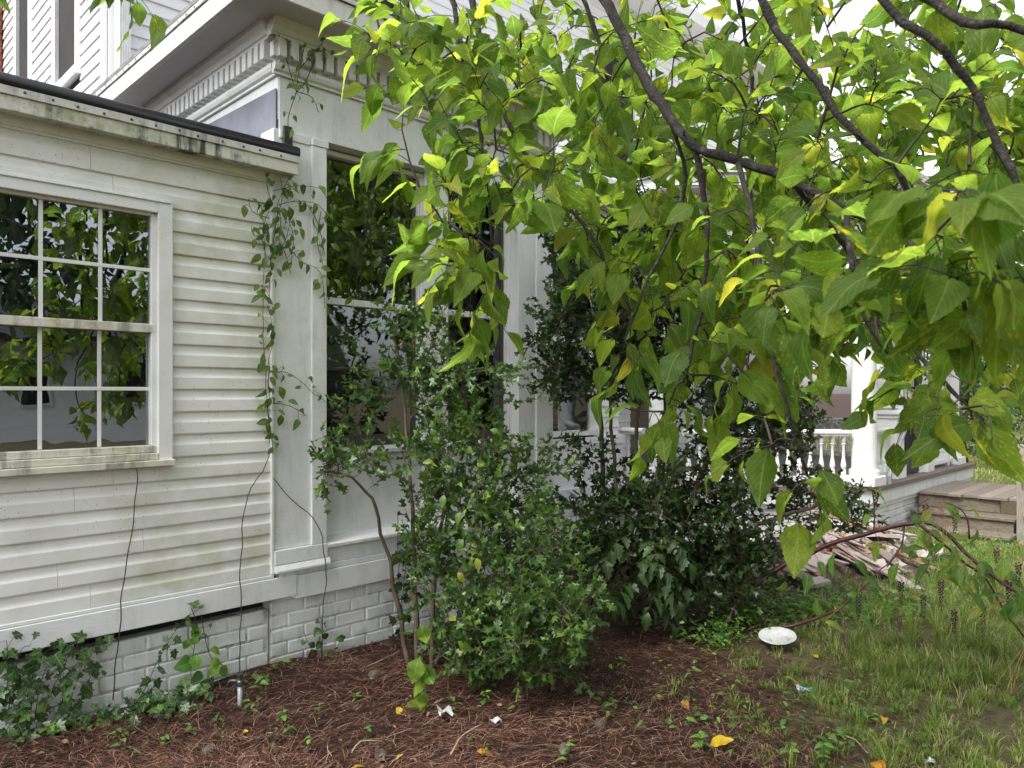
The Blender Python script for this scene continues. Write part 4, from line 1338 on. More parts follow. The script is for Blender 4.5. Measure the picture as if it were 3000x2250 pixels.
for c in BR_:
    for k in range(3, len(c) - 2, 2):
        if rng.random() < .7:
            tan = norm(c[k + 1] - c[k])
            dv = norm(np.cross(tan, rng.normal(0, 1, 3)) + tan * .5) * rng.uniform(.02, .07)
            stubs.append(np.array([c[k], c[k] + dv * .6, c[k] + dv + rng.normal(0, .006, 3)]))
q = twig_mesh('spurs', stubs, .0042, .0016, MAT['bark'], mul, 5)
twig_mesh('twigs', tw, .0028, .0018, MAT['twig'], mul, 4, lenscale=.0095)
P1, T1, N1, S1, pt1 = dress(tw, .042, .108, .62, .034, .42, .5, (0, 0, .8), .75, .32, 10, face=.12, tanw=.6)
P2, T2, N2, S2, pt2 = dress(tw2, .034, .098, .8, .032, .42, .5, (0, 0, .8), .75, .32, 4, face=.12, tanw=.6)
P, T, N, S = [np.concatenate(q) for q in ((P1, P2), (T1, T2), (N1, N2), (S1, S2))]
x, y, d = toscreen(P)
dist = np.linalg.norm(P - [0, 0, EYE], axis=1)
ok = (dist > 1.05) & ~((P[:, 1] > 3.5) & (P[:, 0] < 5.0)) & ~((x > 2150) & (y > 1250) & (rng.random(len(P)) < .55) & (d > 1.5)) 
P, T, N, S = P[ok], T[ok], N[ok], S[ok]
# thick limbs are bare: leaves only grow on young wood
mids = P + norm(T) * S[:, None] * .5
ok = np.min(np.linalg.norm(mids[:, None, :] - BARE[None], axis=2), axis=1) > .17
P, T, N, S = P[ok], T[ok], N[ok], S[ok]
twig_mesh('stalks', tw2, .0018, .0012, MAT['twig'], mul, 3, extra=pt1 + pt2)
foliage(mul, 'leaf', P_MUL, P_MULF, P, T, N, S, MAT['mul'], 300)

# ------------------------------------------------------------------ holly shrubs
def blob_targets(bl):
    out = []
    for cx, cy, rx, ry, da, db, n in bl:
        u = rng.uniform(-1, 1, (n * 3, 2))
        u = u[(u ** 2).sum(1) < 1][:n]
        for a, b in u:
            p = at(cx + a * rx, cy + b * ry, rng.uniform(da, db))
            if p[2] > .06:
                out.append(p)
    return np.array(out)

def shrub(name, label, cat, base, stems, bl, leaf, near, far, mat, size, spacing, nobj, cap=14, stemr=(.016, .006), ylim=3.86, spur=3, droop=-.05, frac=.7, xlim=99, group=None):
    rt = thing(name, label, cat, base, group)
    nodes = []
    for s_ in stems:
        c = curve(s_, .06, .006)
        part('stem', MB().tube(c, np.linspace(stemr[0], stemr[1], len(c)) * rng.uniform(.8, 1.15), 7), MAT['stem'], rt, True)
        nodes.append(c[2:])
    nodes = np.concatenate(nodes)
    tg = blob_targets(bl)
    tg = tg[~((tg[:, 1] > ylim - .03) & (tg[:, 0] < xlim))]
    tw_ = grow(nodes, tg, sag=.05, wig=.004, step=.05, upbias=.1)
    sp = []
    for c in tw_:
        for k in range(spur):
            j = int(rng.integers(len(c) // 3, len(c)))
            dv = norm(norm(c[-1] - c[0]) * .4 + rng.normal(0, .5, 3) + UP * .45) * rng.uniform(.07, .20)
            sp.append(curve([c[j], c[j] + dv * .5, c[j] + dv], .03))
    twig_mesh('twigs', tw_ + sp, .0016, .0010, MAT['stem'], rt, 4, lenscale=.004)
    P, T, N, S, _ = dress(tw_ + sp, spacing, size, frac, .004, droop, .75, (0, 0, .8), .8, .40, cap, minz=.03, tanw=.5)
    x, y, d = toscreen(P)
    ok = ~((P[:, 1] > ylim) & (P[:, 0] < xlim))
    foliage(rt, leaf, near, far, P[ok], T[ok], N[ok], S[ok], mat, nobj)
    return rt

hb = np.array([2.72, 3.42, 0.])
holly = shrub('holly_shrub', 'glossy spiny-leaved holly spilling over pine straw before the sunroom window', 'shrub', hb,
    [[hb + [-.06, 0, -.05], at(1215, 1700, 4.35), at(1205, 1450, 4.45), at(1180, 1150, 4.55), at(1150, 960, 4.6)],
     [hb + [.0, -.05, -.05], at(1270, 1750, 4.3), at(1300, 1500, 4.4), at(1370, 1250, 4.6), at(1330, 1000, 4.7)],
     [hb + [.05, .02, -.05], at(1370, 1750, 4.3), at(1430, 1450, 4.45), at(1480, 1250, 4.6)],
     [hb + [.07, -.05, -.05], at(1440, 1800, 4.2), at(1540, 1650, 4.1), at(1620, 1560, 4.1)],
     [hb + [-.05, .08, -.05], at(1130, 1600, 4.35), at(1060, 1420, 4.25), at(930, 1380, 4.15)],
     [hb + [.04, -.1, -.05], at(1480, 1870, 4.05), at(1600, 1790, 3.95), at(1700, 1760, 3.95)]],
    [(1150, 1040, 120, 150, 4.4, 4.7, 28), (1060, 1160, 80, 120, 4.4, 4.6, 12), (1270, 1130, 130, 150, 4.35, 4.75, 22), (1400, 1220, 160, 160, 4.25, 4.9, 30), (1310, 1390, 140, 130, 4.1, 4.6, 32),
     (1440, 1430, 180, 130, 4.1, 4.7, 40), (1570, 1430, 110, 100, 4.2, 4.9, 10), (1370, 1610, 180, 130, 3.95, 4.5, 46), (1540, 1630, 140, 120, 3.95, 4.5, 32),
     (1350, 1790, 130, 130, 3.9, 4.4, 32), (1500, 1800, 160, 120, 3.8, 4.3, 50), (1590, 1880, 120, 120, 3.6, 4.0, 46), (1420, 1930, 110, 70, 3.8, 4.2, 14),
     (930, 1370, 80, 50, 4.05, 4.2, 9), (1070, 1390, 90, 50, 4.1, 4.3, 8), (1690, 1780, 70, 50, 3.85, 4.0, 7), (1250, 1530, 60, 90, 4.1, 4.4, 6), (1340, 960, 60, 70, 4.5, 4.8, 4)],
    'spiny_leaf', P_HOL, P_HOLF, MAT['hol'], .046, .017, 300, 14)
hb2 = np.array([4.55, 3.55, 0.])
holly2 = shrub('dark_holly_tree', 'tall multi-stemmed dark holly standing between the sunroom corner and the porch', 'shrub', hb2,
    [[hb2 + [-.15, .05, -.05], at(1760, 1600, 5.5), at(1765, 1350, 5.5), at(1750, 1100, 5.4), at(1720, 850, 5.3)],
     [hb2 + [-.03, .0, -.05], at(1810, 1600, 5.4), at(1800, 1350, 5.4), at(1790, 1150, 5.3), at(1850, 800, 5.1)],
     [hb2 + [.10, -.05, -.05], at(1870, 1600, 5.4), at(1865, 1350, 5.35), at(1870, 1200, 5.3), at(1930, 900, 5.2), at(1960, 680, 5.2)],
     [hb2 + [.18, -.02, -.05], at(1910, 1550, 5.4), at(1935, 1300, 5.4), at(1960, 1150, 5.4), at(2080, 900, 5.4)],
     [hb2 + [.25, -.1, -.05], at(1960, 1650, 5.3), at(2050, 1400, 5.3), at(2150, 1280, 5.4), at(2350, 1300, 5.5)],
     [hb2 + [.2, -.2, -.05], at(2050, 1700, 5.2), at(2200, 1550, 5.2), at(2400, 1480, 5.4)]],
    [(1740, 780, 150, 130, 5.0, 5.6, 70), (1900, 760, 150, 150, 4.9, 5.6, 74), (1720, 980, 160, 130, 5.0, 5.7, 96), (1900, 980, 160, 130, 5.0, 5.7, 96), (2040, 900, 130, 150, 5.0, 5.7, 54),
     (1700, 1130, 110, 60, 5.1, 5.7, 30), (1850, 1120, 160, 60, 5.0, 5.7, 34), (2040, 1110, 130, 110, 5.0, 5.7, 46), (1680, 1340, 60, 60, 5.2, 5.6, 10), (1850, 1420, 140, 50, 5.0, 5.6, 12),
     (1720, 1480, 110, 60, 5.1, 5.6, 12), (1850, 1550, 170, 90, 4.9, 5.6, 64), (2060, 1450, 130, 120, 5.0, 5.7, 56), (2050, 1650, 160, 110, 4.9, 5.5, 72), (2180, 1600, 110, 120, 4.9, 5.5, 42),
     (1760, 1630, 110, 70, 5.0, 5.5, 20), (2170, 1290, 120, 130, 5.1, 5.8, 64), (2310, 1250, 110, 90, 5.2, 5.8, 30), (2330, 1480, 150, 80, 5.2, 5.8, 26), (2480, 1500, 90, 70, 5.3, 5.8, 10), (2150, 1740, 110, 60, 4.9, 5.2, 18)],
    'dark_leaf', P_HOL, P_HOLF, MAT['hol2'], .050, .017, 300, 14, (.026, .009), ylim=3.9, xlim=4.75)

# mahonia low in front of the dark holly
mb_ = np.array([4.62, 3.02, 0.])
maho = thing('mahonia_plant', 'mahonia with long toothed leaflets drooping at the foot of the dark holly', 'plant', mb_)
LP, LT, LN_, LS = [], [], [], []
for k in range(24):
    st_ = at(1900 + 55 * math.sin(k * 2.1), 1640 + 75 * math.sin(k * 1.3), 4.98 + .12 * math.sin(k))
    if k < 3:
        part('stem', MB().tube(curve([mb_ + [.04 * k - .03, .02, -.05], (mb_ + st_) / 2 + [.03, 0, .08], st_], .06, .004), .010, 6), MAT['stem'], maho, True)
    an = rng.uniform(0, 6.28)
    dr_ = norm(np.array([math.cos(an), math.sin(an), 0]) - FW * .7)
    tipp = st_ + dr_ * .26 - UP * rng.uniform(.02, .22)
    c = curve([st_, (st_ + tipp) / 2 + UP * .06, tipp], .03)
    part('leaf_stalk', MB().tube(c, np.linspace(.0035, .0015, len(c)), 4), MAT['vine'], maho, True)
    for j in range(1, len(c)):
        if j % 2 == 0 or j == len(c) - 1:
            tan = norm(c[j] - c[j - 1])
            for s1 in ((-1, 1) if j < len(c) - 1 else (0,)):
                LP.append(c[j])
                LT.append(norm(tan * .5 + s1 * np.cross(tan, UP) * 1.0 - UP * .35))
                LN_.append(UP + rng.normal(0, .25, 3))
                LS.append(rng.uniform(.09, .13))
leaf_objects('leaflet', 'leaflet', P_SPINE, np.array(LP), np.array(LT), np.array(LN_), np.array(LS), MAT['maho'], maho)
# ------------------------------------------------------------------ ivy on the annex foundation
def creeper(name, label, cat, base, lines, mat, near, key, size, spacing, out, nobj=300, r=.0022, spread=.02, stem='vine', pet=.02, normal=None, droop=.5, nrand=.3, group=None, trand=.35, side=.9):
    rt = thing(name, label, cat, base, group)
    cs = []
    for L in lines:
        c = curve(L, .03, .004)
        part('stem', MB().tube(c, np.linspace(r, r * .6, len(c)), 5), MAT[stem], rt, True)
        cs.append(c)
    out = np.array(out, float)
    P, T, N, S = [], [], [], []
    mbp = MB()
    for c in cs:
        seg = np.concatenate([[0], np.cumsum(np.linalg.norm(np.diff(c, axis=0), axis=1))])
        n = int(seg[-1] / spacing)
        for i in range(n):
            k = min(max(1, int(np.searchsorted(seg, (i + rng.random()) * spacing))), len(c) - 1)
            tan = norm(c[k] - c[k - 1])
            sd = np.cross(tan, out) * (1 if i % 2 else -1)
            pd = norm(sd * side + out * .7 + tan * .2 + rng.normal(0, .3, 3))
            b = c[k] + pd * pet * rng.uniform(.6, 1.5) + rng.normal(0, spread, 3) * [1, .2, 1]
            if b[1] > 3.945 and b[0] < 4.5:
                b[1] = 3.945 - .02 * rng.random()
            b[2] = max(b[2], .03)
            mbp.tube([c[k], (c[k] + b) / 2 + UP * .003, b], .0010, 3, False)
            P.append(b)
            T.append(norm(sd * .5 - UP * droop + rng.normal(0, trand, 3)))
            N.append(norm(out + UP * .35 + rng.normal(0, nrand, 3)))
            S.append(size * float(np.clip(rng.normal(1, .25), .5, 1.5)))
    pk = part('stalks', mbp, MAT[stem], rt, True)
    pk['kind'] = 'stuff'
    foliage(rt, key, near, near, np.array(P), np.array(T), np.array(N), np.array(S), mat, nobj)
    return rt
YW = 3.955
def wl(*pp, Y=YW):
    return [wallpt(a, b, Y) for a, b in pp]
creeper('ivy_plant', 'dark green ivy climbing the painted brick foundation under the annex window', 'ivy', wallpt(150, 2100, 3.9) * [1, 1, 0],
    [wl((-40, 2130), (30, 1990), (60, 1900), (90, 1890)), wl((60, 2150), (90, 2000), (130, 1900), (190, 1885)), wl((120, 2140), (160, 2010), (200, 1920), (240, 1880)),
     wl((20, 2110), (40, 1960), (20, 1880)), wl((200, 2120), (215, 2020), (262, 1930), (285, 1870)), wl((230, 2090), (255, 2000), (292, 1950)), wl((-20, 2060), (70, 1960), (160, 1900), (250, 1870)),
     wl((100, 2120), (120, 1990), (150, 1930)), wl((180, 2100), (190, 1990), (230, 1940)), wl((0, 2170), (60, 2080), (110, 2030)),
     wl((400, 2060), (440, 1990), (470, 1920), (510, 1850), (545, 1810)), wl((545, 1810), (560, 1800), (570, 1795))],
    MAT['ivy'], P_IVY, 'ivy_leaf', .048, .024, (0, -1, .05), 290, spread=.020, pet=.014, nrand=.2)
gl = []
for k in range(11):
    a = grd(rng.uniform(20, 620), rng.uniform(2060, 2130))
    a[1] = min(a[1], 3.88)
    gl.append([a + [-.12, -.02, .03], a + [-.03, .02, .06], a + [.05, -.01, .04], a + [.14, .02, .05]])
creeper('ivy_plant', 'low ivy sprawling over the pine straw along the foot of the annex', 'ivy', (.9, 3.8, 0), gl, MAT['ivy'], P_IVY, 'ivy_leaf', .046, .013, (-.35, -.6, .8), 200, spread=.028, droop=.2)
creeper('creeper_vine', 'pale green five-leaf creeper sprig hanging over the annex skirt board', 'vine', wallpt(560, 1900, 3.9) * [1, 1, 0],
    [wl((560, 1780), (575, 1830), (565, 1930), (560, 2010)), wl((590, 1800), (605, 1890), (628, 1960), (620, 2040))], MAT['seed'], P_OVB, 'creeper_leaf', .062, .042, (0, -1, .2), 40, spread=.03)
# bare thorny stems on the siding
for lab, L in (('thin thorny vine stem hanging down the siding below the annex window sill', wl((368, 1362), (396, 1368), (402, 1400), (396, 1470), (388, 1560), (372, 1620), (368, 1680), (357, 1740), (350, 1850), (338, 1960), (330, 2050), Y=3.94)),
               ('long thorny vine stem running down the siding beside the corner channel', wl((790, 1330), (770, 1380), (735, 1430), (708, 1545), (710, 1600), (704, 1660), (706, 1800), (700, 1980), Y=3.94)),
               ('thin vine stem crossing the pilaster foot to the sunroom foundation', wl((800, 1400), (850, 1460), (900, 1500), (940, 1560), (952, 1640), (955, 1720), (945, 1800), (942, 1960), Y=3.935))):
    v = thing('thorny_vine', lab, 'vine', (L[-1][0], L[-1][1], 0))
    c = curve(L, .04, .0025)
    part('stem', MB().tube(c, np.linspace(.0026, .0032, len(c)), 5), MAT['vine'], v, True)
    th = MB()
    for k in range(2, len(c) - 1, 3):
        dv = np.array([random.choice((-1, 1)) * .012, -.004, .006])
        th.tube([c[k], c[k] + dv], [.0016, .0003], 3, False)
    q = part('thorns', th, MAT['vine'], v)
    q['kind'] = 'stuff'
# leafy vine on the corner
creeper('corner_vine', 'leafy green vine climbing the white corner between siding and sunroom pilaster', 'vine', (2.05, 3.95, 0),
    [wl((800, 1330), (785, 1150), (795, 1000), (788, 850), (800, 700), (815, 600), (850, 500), (845, 420)), wl((790, 1300), (775, 1050), (770, 900), (775, 700), (765, 600)),
     wl((815, 600), (870, 590), (930, 600), (970, 640)), wl((800, 560), (860, 545), (905, 545), (950, 560)), wl((820, 620), (830, 700), (880, 760), (935, 800), (955, 900)),
     wl((790, 1090), (850, 1095), (905, 1140), (955, 1180)), wl((795, 1180), (850, 1190), (900, 1220)), wl((950, 570), (1000, 640), (1050, 720), (1100, 760), (1190, 760)), wl((960, 800), (1000, 850), (1070, 880), (1150, 890)), wl((790, 640), (740, 620), (730, 580)), wl((785, 690), (745, 690), (735, 660)), wl((800, 600), (780, 540), (790, 500)), wl((845, 640), (860, 700), (850, 790)), wl((800, 720), (810, 640), (830, 570), (820, 520)), wl((805, 760), (840, 690), (850, 620)), wl((780, 760), (770, 680), (790, 600)), wl((815, 700), (835, 740), (850, 800)), wl((940, 620), (930, 700), (945, 780)), wl((900, 600), (930, 650), (950, 720))],
    MAT['vinel'], P_OV, 'vine_leaf', .055, .044, (0, -1, .1), 220, spread=.026, droop=.7)
creeper('dried_vine', 'thin half-dead vine straggling up the frieze to the dentil cornice', 'vine', (2.18, 3.9, 3.0),
    [wl((850, 420), (845, 350), (865, 270), (880, 200), (890, 130), (900, 60), Y=3.93), wl((865, 275), (900, 230), (940, 150), (1000, 115), Y=3.92), wl((868, 268), (840, 180), (815, 90), Y=3.93), wl((868, 268), (915, 285), (935, 330), Y=3.92), wl((880, 200), (930, 140), (960, 100), Y=3.9)],
    MAT['vinel'], P_OV, 'vine_leaf', .042, .055, (0, -1, 0), 60, r=.0028, spread=.012, droop=.9)
creeper('dark_vine', 'dark ivy strand trailing down the bricks beside the holly stems', 'ivy', (2.75, 3.9, 0), [wl((1165, 1500), (1168, 1700), (1172, 1850), (1168, 1960)), wl((1190, 1640), (1178, 1750), (1150, 1830))], MAT['hol2'], P_IVY, 'dark_ivy_leaf', .06, .05, (0, -1, .1), 60)
creeper('sapling_vine', 'young twining plant with heart leaves against the sunroom brickwork', 'vine', (2.35, 3.9, 0), [wl((940, 1985), (945, 1900), (940, 1830), (950, 1790)), wl((940, 1940), (905, 1890), (890, 1850)), wl((945, 1930), (985, 1900), (1000, 1870))], MAT['ivy'], P_OVB, 'heart_leaf', .05, .04, (0, -1, .3), 60, spread=.018)
# mulberry shoot at the holly's foot
creeper('mulberry_sapling', 'mulberry shoot with four hanging heart-shaped leaves at the holly foot', 'sapling', grd(1230, 2030), [[grd(1235, 2060), at(1240, 1960, 3.72), at(1225, 1880, 3.7), at(1215, 1840, 3.7)], [at(1240, 1960, 3.72), at(1280, 1930, 3.7), at(1295, 1925, 3.7)]],
    MAT['poke'], P_MUL, 'sapling_leaf', .12, .075, (-.6, -.7, .3), 12, r=.003, spread=.01, pet=.03, droop=.95, nrand=.2, trand=.12, side=.25)
# heart-leaved climber threaded through the holly
creeper('climber', 'pale smooth-leaved climber threading through the spiny holly', 'vine', (2.75, 3.2, 0), [[at(1330, 1950, 3.9), at(1350, 1700, 3.9), at(1390, 1560, 3.95), at(1400, 1400, 4.05), at(1420, 1250, 4.2)], [at(1350, 1700, 3.9), at(1470, 1600, 3.95), at(1550, 1560, 4.0), at(1640, 1600, 4.0)], [at(1390, 1560, 3.95), at(1300, 1400, 4.0), at(1260, 1250, 4.2)]],
    MAT['poke'], P_OV, 'climber_leaf', .07, .065, (-.5, -.6, .4), 60, r=.0018, spread=.03)

# ------------------------------------------------------------------ pokeweed with berries
pk = thing('pokeweed', 'pokeweed with arching purple stem, broad leaves and hanging dark berry clusters', 'plant', grd(2120, 1850))
pkl = [([grd(2120, 1850), at(2150, 1780, 5.05), at(2230, 1700, 5.0), at(2330, 1640, 4.9), at(2460, 1585, 4.75), at(2600, 1548, 4.6), at(2700, 1530, 4.5), at(2760, 1552, 4.4), at(2850, 1640, 4.3), at(2940, 1710, 4.2), at(3040, 1770, 4.1)], .019, .009),
       ([at(2690, 1534, 4.5), at(2760, 1590, 4.42), at(2830, 1650, 4.35), at(2890, 1700, 4.3), at(2950, 1800, 4.2), at(3010, 1880, 4.15)], .009, .005),
       ([grd(2180, 1850), at(2260, 1842, 4.95), at(2350, 1825, 4.85), at(2420, 1802, 4.75), at(2460, 1785, 4.7)], .012, .008),
       ([at(2460, 1785, 4.7), at(2475, 1850, 4.6), at(2480, 1920, 4.5), at(2440, 1970, 4.4)], .005, .003),
       ([at(2460, 1785, 4.7), at(2530, 1720, 4.8), at(2600, 1650, 4.9), at(2640, 1600, 4.95)], .006, .003),
       ([at(2650, 1540, 4.55), at(2640, 1600, 4.5), at(2600, 1660, 4.45)], .006, .003),
       ([at(2560, 1558, 4.65), at(2562, 1480, 4.65), at(2550, 1420, 4.65)], .005, .002),
       ([at(2840, 1580, 4.3), at(2835, 1520, 4.3), at(2810, 1490, 4.3), at(2760, 1470, 4.3)], .005, .002),
       ([at(2690, 1530, 4.5), at(2692, 1480, 4.5), at(2730, 1460, 4.5)], .005, .002),
       ([at(3040, 1960, 3.9), at(2960, 2040, 3.85), at(2890, 2080, 3.8), at(2870, 2090, 3.8)], .006, .003)]
PN = []
for L, a, b in pkl:
    c = curve(L, .06, .003)
    part('stem' if a > .0085 else 'side_stem', MB().tube(c, np.linspace(a, b, len(c)), 8), MAT['pokestem'], pk, True)
    PN.append(c)
berry_v, berry_f = None, None
ph = (1 + 5 ** .5) / 2
IV = norm(np.array([(-1, ph, 0), (1, ph, 0), (-1, -ph, 0), (1, -ph, 0), (0, -1, ph), (0, 1, ph), (0, -1, -ph), (0, 1, -ph), (ph, 0, -1), (ph, 0, 1), (-ph, 0, -1), (-ph, 0, 1)], float))
IF = np.array([(0, 11, 5), (0, 5, 1), (0, 1, 7), (0, 7, 10), (0, 10, 11), (1, 5, 9), (5, 11, 4), (11, 10, 2), (10, 7, 6), (7, 1, 8), (3, 9, 4), (3, 4, 2), (3, 2, 6), (3, 6, 8), (3, 8, 9), (4, 9, 5), (2, 4, 11), (6, 2, 10), (8, 6, 7), (9, 8, 1)])
def raceme(p, L, ripe, root):
    """a hanging cluster of small berries on its pink stalk"""
    L = L * 1.25
    n = int(L / .0034)
    V, F, Rn = [], [], []
    q = np.array(p, float)
    for i in range(n):
        f = (i + .5) / n
        an = i * 2.4
        rr = .014 * (1 - .5 * f)
        c = q - UP * (L * f + .015) + np.array([math.cos(an), math.sin(an), 0]) * rr
        r_ = (.0066 - .0026 * f) * rng.uniform(.8, 1.15)
        F.append(IF + len(V) * 12)
        V.append(IV * r_ + c)
        Rn.append(np.full(12, np.clip((.2 if ripe else .78) + (f - .5) * (-.25 if ripe else .2) + rng.normal(0, .08), 0, .99)))
    me = np_mesh('berries', np.concatenate(V), np.concatenate(F), None, np.concatenate(Rn))
    me.materials.append(MAT['berry'])
    st_ = part('berry_cluster', MB().tube([q, q - UP * L * .5, q - UP * L], .0016, 4), MAT['poketwig'], root, True)
    o = link('berries', me, None, st_)
    o['kind'] = 'stuff'
for a, b, d_, L, rp in ((2515, 1735, 4.6, .12, 1), (2640, 1695, 4.7, .13, 1), (2705, 1735, 4.55, .12, 1), (2757, 1690, 4.5, .13, 1), (2795, 1780, 4.45, .11, 1), (2865, 1655, 4.4, .10, 1), (2880, 1765, 4.3, .16, 1), (2955, 1690, 4.2, .15, 1), (2983, 1640, 4.2, .12, 1),
                        (2490, 1950, 4.4, .12, 1), (2862, 2100, 3.8, .15, 1), (2900, 2170, 3.7, .10, 0), (2565, 1430, 4.65, .10, 0), (2712, 1470, 4.5, .09, 0), (2798, 1490, 4.3, .10, 1), (2740, 1590, 4.5, .08, 1), (2920, 1600, 4.3, .07, 0), (2635, 1790, 4.6, .08, 1)):
    raceme(at(a, b, d_), L, rp, pk)
    q0 = at(a, b, d_)
    an_ = np.concatenate(PN)
    up_ = an_[an_[:, 2] > q0[2] - .05] if (an_[:, 2] > q0[2] - .05).any() else an_
    j_ = up_[int(np.argmin(np.linalg.norm(up_ - q0, axis=1)))]
    part('berry_stalk', MB().tube(curve([j_, (j_ + q0) / 2 + UP * (.02 + .15 * np.linalg.norm(j_ - q0)), q0], .03), .0017, 4), MAT['poketwig'], pk, True)
pp = np.concatenate(PN[:2] + PN[4:9])
LP, LT, LN_, LS = [], [], [], []
spec = [(2700, 1560, 4.5), (2660, 1580, 4.5), (2760, 1580, 4.4), (2800, 1620, 4.35), (2830, 1600, 4.35), (2860, 1630, 4.3), (2900, 1680, 4.25), (2930, 1650, 4.25), (2960, 1700, 4.2), (2740, 1640, 4.45), (2780, 1660, 4.4), (2880, 1730, 4.25), (2620, 1640, 4.5), (2590, 1600, 4.6), (2540, 1600, 4.65),
        (2440, 1620, 4.75), (2400, 1640, 4.8), (2490, 1640, 4.7), (2350, 1680, 4.85), (2520, 1680, 4.7), (2560, 1720, 4.65), (2470, 1740, 4.7), (2430, 1830, 4.7), (2500, 1800, 4.6), (2970, 1780, 4.15), (3000, 1840, 4.1), (2990, 1720, 4.15), (2940, 1790, 4.2), (2560, 1440, 4.65), (2545, 1500, 4.65), (2830, 1500, 4.3), (2860, 1540, 4.3), (2720, 1480, 4.5), (2780, 1460, 4.35), (2680, 1620, 4.45), (2820, 1700, 4.3), (2300, 1700, 4.9), (2380, 1760, 4.8), (2880, 2060, 3.8), (2930, 2110, 3.75), (2960, 2020, 3.8)]
for a, b, d_ in spec:
    p = at(a + rng.uniform(-15, 15), b + rng.uniform(-15, 15), d_)
    LP.append(p)
    LT.append(norm(RT * rng.uniform(-.6, 1.0) - UP * rng.uniform(.1, .9) - FW * .3 + rng.normal(0, .3, 3)))
    LN_.append(UP - FW * .5 + rng.normal(0, .4, 3))
    LS.append(rng.uniform(.10, .17))
for k in range(46):
    a, b = rng.uniform(2680, 3010), 0
    b = 1560 + (a - 2700) * .62 + rng.uniform(-60, 130)
    p = at(a, b, rng.uniform(4.1, 4.5) - (a - 2700) * .0006)
    LP.append(p)
    LT.append(norm(RT * rng.uniform(-.7, 1.0) - UP * rng.uniform(.0, .8) - FW * .3 + rng.normal(0, .35, 3)))
    LN_.append(UP - FW * .4 + rng.normal(0, .45, 3))
    LS.append(rng.uniform(.07, .15))
leaf_objects('leaf', 'poke_leaf', P_LAN, np.array(LP), np.array(LT), np.array(LN_), np.array(LS), MAT['poke'], pk)
mbp = MB()
for p in LP:
    j = int(np.argmin(np.linalg.norm(pp - p, axis=1)))
    mbp.tube(curve([pp[j], (pp[j] + p) / 2 + UP * .01, p], .04), .0018, 4, False)
q = part('stalks', mbp, MAT['poketwig'], pk, True)
q['kind'] = 'stuff'

# ------------------------------------------------------------------ broken boards and plaster heaped by the porch
MAT['board_pink'] = painted('pinkish_old_paint', (.40, .33, .305), grime=(.28, .22, .18), gamt=.7, gscale=4, speck=.5, grain=(20, 20, 20), bstr=.5, crack=.8, under=(.22, .15, .11), drip=.3)
MAT['board_raw'] = simple('raw_broken_wood', [(.3, (.20, .115, .075)), (.6, (.36, .23, .155)), (.8, (.42, .30, .22))], 6, (3, 3, 24), rough=.8, bscale=12, bstr=.5)
MAT['dullred'] = simple('dull_red_paint', [(.3, (.14, .06, .045)), (.7, (.26, .12, .09))], 14, rough=.8, bscale=50, bstr=.5)
MAT['plaster'] = painted('pink_plaster', (.44, .375, .355), grime=(.33, .27, .25), gamt=.7, gscale=5, speck=.4, grain=(30, 30, 30), bstr=.6, rough=.8)
GB = 'broken boards heaped beside the porch'
boards = [('bare orange-brown plank lying on the heap, its end in the grass', (2570, 1650, 6.9), (2750, 1722, 6.25), .10, .024, 'board_raw'),
          ('orange board propped across the heap over a dark hollow', (2385, 1548, 7.35), (2530, 1602, 6.95), .15, .022, 'board_raw'),
          ('short dark pink stick lying on top of the heap', (2352, 1536, 7.5), (2430, 1548, 7.3), .05, .03, 'board_pink'),
          ('splintered board end standing up from the heap', (2398, 1556, 7.45), (2424, 1508, 7.5), .07, .022, 'board_raw'),
          ('long whitish flaking plank sloping down the middle of the heap', (2420, 1640, 6.9), (2620, 1742, 6.1), .13, .02, 'board_pink'),
          ('long pinkish plank along the grass edge of the heap', (2520, 1690, 6.45), (2690, 1775, 5.75), .11, .022, 'board_pink'),
          ('thin brown lath half buried in grass beside the heap', (2560, 1760, 5.85), (2700, 1800, 5.5), .06, .015, 'board_raw'),
          ('grey weathered plank at the bottom of the heap by the dark holly', (2285, 1690, 6.4), (2375, 1745, 6.0), .14, .03, 'oldwood'),
          ('pale slat leaning on the heap toward the brick base', (2560, 1612, 7.2), (2680, 1598, 7.5), .06, .02, 'board_pink'),
          ('short brown block stuck in the heap', (2535, 1678, 6.6), (2552, 1665, 6.7), .07, .05, 'board_raw'),
          ('tilted pink board leaning under the orange board', (2385, 1580, 7.15), (2470, 1690, 6.5), .16, .02, 'board_pink'),
          ('narrow strip lying across the back of the heap', (2470, 1580, 7.3), (2640, 1620, 7.1), .05, .02, 'board_raw')]
HC = at(2480, 1680, 6.85)
def lift(p):
    r2 = ((p[0] - HC[0]) / .8) ** 2 + ((p[1] - HC[1]) / .7) ** 2
    return np.array([p[0], p[1], max(p[2], .02) + .05 + .17 * math.exp(-r2)])
for k in range(26):
    u_ = rng.uniform(-1, 1, 2)
    px_, py_, d_ = 2470 + 150 * u_[0], 1650 + 70 * u_[1], 6.75 - .55 * u_[1]
    boards.append(('thin splintered lath lying loose among the heaped boards', (px_ - 50, py_ - 12 + rng.uniform(-25, 15), d_ + .2), (px_ + 60, py_ + 20 + rng.uniform(-15, 25), d_ - .25), rng.uniform(.03, .09), .014, ['board_raw', 'board_pink', 'board_pink', 'oldwood'][k % 4]))
for lab, p0, p1, wd, th_, mt in boards:
    a, b = at(*p0), at(*p1)
    a, b = lift(a), lift(b)
    o = part('broken_board', plank(a, b, wd, th_, up=norm(UP * .9 + rng.normal(0, .25, 3)), bev=.003), MAT[mt], None)
    tag(o, lab, 'board', GB)
